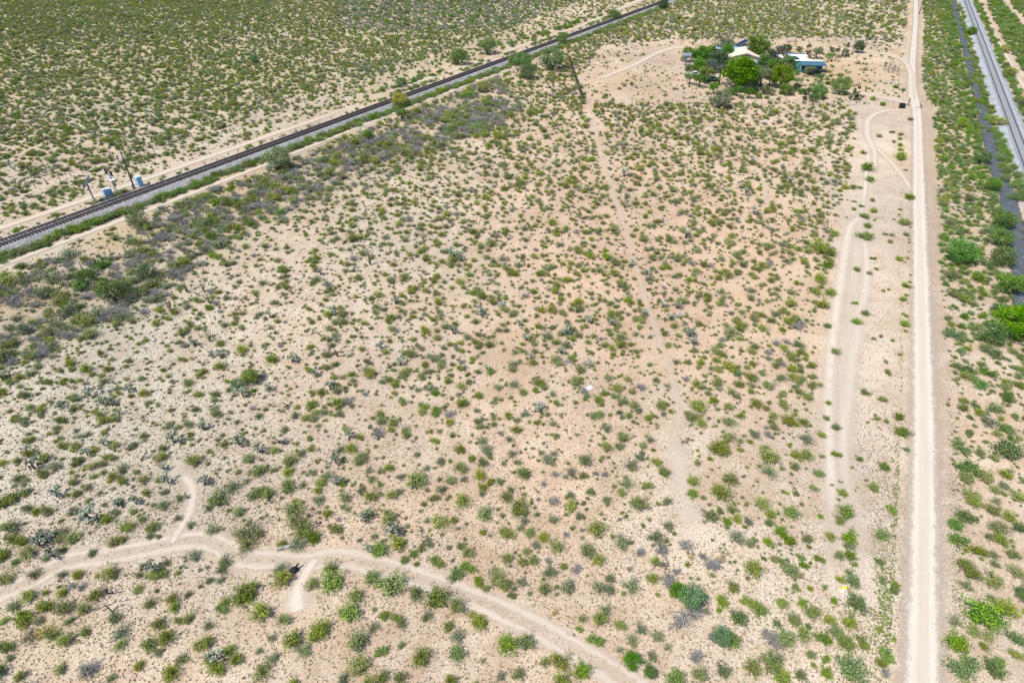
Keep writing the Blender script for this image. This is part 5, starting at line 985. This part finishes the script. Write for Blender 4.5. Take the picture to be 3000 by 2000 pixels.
m.build('roof', M['blue_roof'], LT); MB().box((-6.5, .47, 1.1), (1.0, .06, 2.0)).build('door', M['grey_roof'], LT)
SP = empty('solar_panel', G(2165, 160), 0.1); tag(SP, 'dark solar panel rack behind the tan roofed house', 'solar panel'); MT = Matrix.Rotation(math.radians(-28), 4, 'Y'); MT.translation = (0, 0, 3.4)
pf = MB().box((0, 0, 0), (4.2, 3, .08), M=MT).build('panel_frame', M['galv'], SP); MB().box((0, 0, .06), (4.0, 2.8, .03), M=MT).build('cells', M['solar'], pf)
for y in (-1, 1): MB().tube([(0, y, 0), (0, y, 3.4)], .07, 6).build('post', M['galv'], SP)
H2 = empty('house', G(2333, 212), math.radians(-4), .8); tag(H2, 'teal walled house of three linked wings with white roofs', 'house')
MB().box((4.6, 2.2, 1.5), (9.2, 4.2, 3.0)).build('front_wing', M['teal_wall'], H2); MB().box((3.4, 14.2, 1.4), (6.6, 4.0, 2.8)).build('rear_wing', M['teal_wall'], H2)
MB().box((4.6, 8.2, 1.35), (2.6, 8.0, 2.7), math.radians(0)).build('link_wing', M['teal_wall'], H2)
m = MB(); m.poly([(-.4, 4.7, 3.3), (9.6, 4.7, 3.3), (9.6, 1.9, 3.55), (-.4, 1.9, 3.55)][::-1]); m.quad((-.4, 4.7, 3.2), (9.6, 4.7, 3.2), (9.6, 1.9, 3.4), (-.4, 1.9, 3.4)); m.quad((-.4, 4.7, 3.2), (-.4, 4.7, 3.3), (9.6, 4.7, 3.3), (9.6, 4.7, 3.2)); m.build('roof', M['white'], H2)
m = MB(); m.poly([(1.2, 1.9, 3.55), (9.6, 1.9, 3.55), (10.2, -.9, 2.75), (.9, -.9, 2.75)][::-1]); m.quad((1.2, 1.9, 3.4), (9.6, 1.9, 3.4), (10.2, -.9, 2.62), (.9, -.9, 2.62)); m.quad((.9, -.9, 2.62), (10.2, -.9, 2.62), (10.2, -.9, 2.75), (.9, -.9, 2.75)); m.build('porch_roof', M['teal_dark'], H2)
for x in (1.2, 4.2, 7.0, 9.8): MB().tube([(x, -.7, 0), (x, -.7, 2.65)], .09, 6).build('porch_post', M['teal_wall'], H2)
m = MB(); m.box((4.6, 8.2, 2.8), (3.4, 8.6, .18)); m.build('link_roof', M['white'], H2); m = MB(); m.box((3.6, 13.4, 2.95), (7.0, 2.6, .2)); m.build('rear_roof', M['white'], H2); m = MB(); m.box((3.2, 15.6, 3.0), (7.6, 1.6, .22)); m.build('rear_eave', M['teal_dark'], H2)
for x, w_ in ((1.9, 1.3), (5.2, 1.6), (8.0, 1.2)): window(H2, x, .07, 1.6, w_, 1.1, 'f')
window(H2, -.03, 1.2, 1.6, 1.0, 1.0, 'l'); window(H2, 9.23, 2.2, 1.6, 1.2, 1.0, 'r'); d_ = MB().box((3.5, .07, 1.05), (1.0, .06, 2.1)).build('door', M['white'], H2); MB().box((3.9, .02, 1.05), (.05, .05, .12)).build('handle', M['black'], d_)
for x, w_ in ((1.6, 1.2), (5.6, 1.0)): window(H2, x, 12.17, 1.5, w_, 1.0, 'f')
S3 = empty('garden_shed', G(2272, 192), math.radians(-6)); tag(S3, 'small teal shed with a white roof left of the teal house', 'shed')
MB().box((0, 1.6, 1.1), (3.2, 3.2, 2.2)).build('wall', M['teal_wall'], S3); m = MB(); m.box((0, 1.6, 2.29), (3.8, 3.8, .16)); m.build('roof', M['white'], S3); MB().box((.6, -.02, .95), (.9, .06, 1.9)).build('door', M['white'], S3); MB().box((.3, -1.6, .75), (2.2, 1.2, .1)).build('step_roof', M['white'], S3)
PN = empty('metal_pen', G(2012, 196), 0); tag(PN, 'open grey metal pen of pipe rails at the left of the yard', 'pen')
def rails(parent, pts, h, mat, nrail=4):
    for i in range(len(pts)-1):
        a, b_ = Vector(pts[i]), Vector(pts[i+1]); m = MB()
        for k in range(nrail): z = Vector((0, 0, h*(k+1)/nrail)); m.tube([a+z, b_+z], .035, 5)
        m.build('rail_panel', mat, parent)
    for p in pts[:-1]: MB().tube([p, (p[0], p[1], h+.1)], .06, 6).build('post', mat, parent)
rails(PN, [(0, 0, 0), (4, 0, 0), (4, 7, 0), (0, 7, 0), (0, 0, 0)], 1.5, M['galv'], 5); m = MB(); m.quad((-.1, 4.4, 2.1), (4.1, 4.4, 2.1), (4.1, 7.2, 2.4), (-.1, 7.2, 2.4)); m.quad((-.1, 4.4, 2.05), (-.1, 7.2, 2.35), (4.1, 7.2, 2.35), (4.1, 4.4, 2.05)); m.build('shade_roof', M['galv'], PN)
SP = empty('solar_panel', G(2007, 194), 0); tag(SP, 'small solar panel on a thin pole in front of the metal pen', 'solar panel'); MB().tube([(0, 0, 0), (0, 0, 2.2)], .06, 6).build('post', M['galv'], SP); MT = Matrix.Rotation(math.radians(-40), 4, 'Y'); MT.translation = (0, 0, 2.3)
pf = MB().box((0, 0, 0), (2.0, 1.6, .06), M=MT).build('panel_frame', M['galv'], SP); MB().box((0, 0, .045), (1.9, 1.5, .02), M=MT).build('cells', M['solar'], pf)
CR = empty('stock_pen', G(2600, 214), 0); tag(CR, 'small pen of pale and dark pipe posts on the open yard near the road', 'pen')
rr = random.Random(8); rails(CR, [(0, 0, 0), (3.4, 0, 0), (3.4, 3.6, 0), (0, 3.6, 0), (0, 0, 0)], 1.1, M['greywood'], 2)
for x, y, h in ((0.3, .2, 2.6), (1.2, 0, 2.4), (2.0, .3, 2.2), (2.9, .2, 2.4), (.2, 2.6, 2.5), (3.3, 3.0, 2.3), (1.6, 3.3, 2.4)): MB().tube([(x, y, 0), (x+.05, y, h)], .07, 6).build('tall_post', M['wood'], CR)
m = MB(); m.tube([(1.3, .1, 0), (1.45, .1, 2.5), (1.7, .1, 2.8), (2.1, .1, 2.8), (2.2, .1, 2.5), (1.6, .1, 2.2)], .07, 6); m.build('white_pipe', M['white'], CR)
def vehicle(px, py, rz, label, paint):
    o = empty('parked_car', G(px, py), rz); tag(o, label, 'car')
    bd = MB(); prof = [(-2.1, .45), (-2.1, .95), (-1.2, 1.0), (-.75, 1.45), (.7, 1.45), (1.2, 1.05), (2.1, .9), (2.1, .45)]
    for s_ in (-.85, .85): bd.poly([(x, s_, z) for x, z in (prof if s_ < 0 else prof[::-1])])
    for i in range(len(prof)): a, b_ = prof[i], prof[(i+1) % len(prof)]; bd.quad((a[0], -.85, a[1]), (a[0], .85, a[1]), (b_[0], .85, b_[1]), (b_[0], -.85, b_[1]))
    bd.build('body', paint, o); MB().box((0, 0, 1.24), (1.5, 1.74, .3)).build('windows', M['glass'], o)
    for x in (-1.3, 1.3):
        for y in (-.85, .85): MB().tube([(x, y-.1, .33), (x, y+.1, .33)], .33, 12).build('wheel', M['tyre'], o)
vehicle(2032, 224, .2, 'pale car parked under the left yard trees', M['white']); vehicle(2084, 238, .15, 'pale green car parked left of the biggest tree', M['paint_green']); vehicle(2383, 219, .3, 'dark car parked in front of the teal house', M['black'])
DB = empty('dumpster', G(2641, 317), 0); tag(DB, 'dark trash bin at the corner of the yard by the road', 'dumpster'); MB().box((0, 0, .55), (1.2, .9, .95)).build('body', M['black'], DB); MB().box((0, .05, 1.08), (1.3, 1.0, .1)).build('lid', M['black'], DB)
for x in (-.45, .4): MB().tube([(x, -.35, .07), (x+.06, -.35, .07)], .07, 8).build('wheel', M['tyre'], DB)
for px, py, h, lx, lb in ((2657, 311, 2.0, .35, 'leaning dark corner post beside the trash bin'), (2701, 318, 1.2, -.8, 'leaning post at the right verge across from the yard entrance')):
    o = empty('leaning_post', G(px, py)); tag(o, lb, 'post'); MB().tube([(0, 0, -.1), (lx, .1, h)], [.1, .08], 6).build('post', M['wood'], o); MB().tube([(0, 0, h*.6), (lx*2.2, .1, 0)], .05, 5).build('brace', M['wood'], o)

# ------------------------------------------------------------------ litter and odd things on the ground
def slab(name, px, py, w, d, rz, mat, label, cat, tilt=.06, bent=.15, n=5):
    m = MB(); rr = random.Random(int(px)); P = {}
    for i in range(n+1):
        for j in range(n+1): P[i, j] = (-w/2+w*i/n+rr.gauss(0, .02), -d/2+d*j/n+rr.gauss(0, .02), .06+tilt*i/n*w+abs(rr.gauss(0, bent*.25)))
    for i in range(n):
        for j in range(n): m.quad(P[i, j], P[i+1, j], P[i+1, j+1], P[i, j+1]); q = [(p[0], p[1], p[2]-.03) for p in (P[i, j], P[i, j+1], P[i+1, j+1], P[i+1, j])]; m.poly(q)
    o = m.build(name, mat, None, None, G(px, py), rz); tag(o, label, cat)
slab('sheet', 1725, 1138, .95, .8, .5, M['scrap'], 'pale flat sheet lying on the bare ground', 'sheet', .05, .05); slab('panel', 1467, 895, .9, .8, .3, M['paint_green'], 'dark greenish panel lying propped in the scrub', 'panel', .4, .02, 2)
slab('tarp', 1989, 927, 1.2, .6, .2, M['tarp'], 'blue grey tarp crumpled in the scrub right of the middle track', 'tarp', .08, .5); slab('plank', 1942, 659, 1.2, .35, .5, M['tarp'], 'blue grey board lying left of the right scrub', 'board', .05, .05); slab('board', 1911, 983, .6, .5, .6, M['greywood'], 'grey board beside the middle track', 'board')
slab('rag', 1866, 533, .55, .4, .3, M['orange'], 'larger orange red rag near the middle track', 'rag', .2, .4, 3); slab('rag', 1879, 513, .5, .3, 1, M['orange'], 'smaller orange red rag beyond the larger one', 'rag', .2, .4, 3); slab('plastic_scrap', 2471, 1724, .5, .25, .3, M['yellowp'], 'yellow plastic scrap beside a bush near the pale road', 'scrap', .2, .2, 2); slab('plastic_scrap', 2468, 1731, .45, .2, .4, M['white'], 'white scrap under the yellow one near the pale road', 'scrap', .1, .2, 2)
WS = [(859, 793, 'topmost white scrap of the litter in the left scrub'), (882, 815, 'largest white scrap of the litter in the left scrub'), (922, 829, 'rightmost blue white scrap of the litter'), (853, 817, 'pale scrap left of the largest white one'), (826, 793, 'leftmost blue white scrap of the litter'), (904, 815, 'flat white scrap between the litter pieces'), (880, 841, 'lowest white scrap of the litter'), (513, 1326, 'white scrap beside the tip of the sandy spur'), (1404, 708, 'left white scrap in the middle scrub'), (1411, 724, 'right white scrap in the middle scrub'), (1196, 533, 'white scrap with a dark edge in the upper scrub'), (1560, 643, 'pale scrap above the centre'), (1014, 1722, 'white scrap right of the turnout bushes'), (1180, 1247, 'tiny white scrap in the middle left scrub'), (2705, 312, 'white scrap at the right verge by the yard')]
for px, py, lb in WS: slab('litter_scrap', px, py, .36 if py < 1000 else .2, .28 if py < 1000 else .16, R.uniform(0, 3), M['scrap'], lb, 'litter', .1, .3, 3)
ty = bmesh.new(); m = MB()
for i in range(20):
    a0, a1 = 6.283*i/20, 6.283*(i+1)/20
    for j in range(8):
        f = lambda a, t: ((.26+.085*math.cos(t))*math.cos(a), (.26+.085*math.cos(t))*math.sin(a), .09+.085*math.sin(t)); t0, t1 = 6.283*j/8, 6.283*(j+1)/8
        m.quad(f(a0, t0), f(a1, t0), f(a1, t1), f(a0, t1))
ty.free(); tag(m.build('tyre', M['tyre'], None, None, G(1900, 850)), 'old black tyre lying on the middle track', 'tyre')
m = MB(); m.tube([(-.75, 0, .16), (-.2, .05, .2), (.35, -.03, .19), (.8, .06, .15)], [.15, .19, .17, .1], 8); m.tube([(.2, 0, .2), (.55, .3, .3)], [.07, .04], 6); tag(m.build('fallen_log', M['greywood'], None, None, G(837, 1606), .3), 'short grey fallen log above the lower track', 'log')
m = MB(); m.blob((0, 0, .22), (.42, .34, .3), 6, 9, rnd=random.Random(4)); m.tube([(.15, .1, .3), (.5, .25, .62)], [.12, .07], 6); tag(m.build('burnt_stump', M['black'], None, None, G(862, 1672), .3), 'black burnt stump beside the turnout track', 'stump')
def pile(name, px, py, n, L, mat, label, cat, r=.035, seed=1):
    o = empty(name, G(px, py)); tag(o, label, cat); rr = random.Random(seed)
    for i in range(n):
        a = rr.uniform(0, 3.14); c = Vector((rr.gauss(0, L*.22), rr.gauss(0, L*.18), .08+.05*rr.random()*i/2)); d = Vector((math.cos(a), math.sin(a), rr.gauss(0, .15)))*L*rr.uniform(.3, .55); MB().tube([c-d, c+Vector((rr.gauss(0, .06), rr.gauss(0, .06), .05)), c+d], [r, r*.9, r*.5], 5).build('branch', mat, o)
pile('brush_pile', 1721, 1065, 18, 1.3, M['greywood'], 'bleached grey pile of sticks above the pale sheet', 'brush pile', .04, 2); pile('brush_pile', 1660, 1062, 14, 1.2, M['greywood'], 'pale grey sticks lying over a bush left of the grey pile', 'brush pile', .03, 3); pile('brush_pile', 1992, 1822, 22, 1.7, M['greywood'], 'tangle of bleached dead branches below the teal tree', 'brush pile', .03, 4)
pile('brush_pile', 2090, 1655, 16, 1.4, M['twig'], 'heap of dark grey branches above the teal tree', 'brush pile', .03, 5); pile('brush_pile', 1938, 1655, 12, 1.3, M['bark'], 'dark fallen branches left of the teal tree', 'brush pile', .025, 6); pile('brush_pile', 2265, 1875, 18, 1.5, M['twig'], 'blue grey dead branches left of a green bush at the bottom right', 'brush pile', .03, 7)
print('objects', len(scene.objects), {k: len(v) for k, v in grown.items()}, 'seen', len(seen))
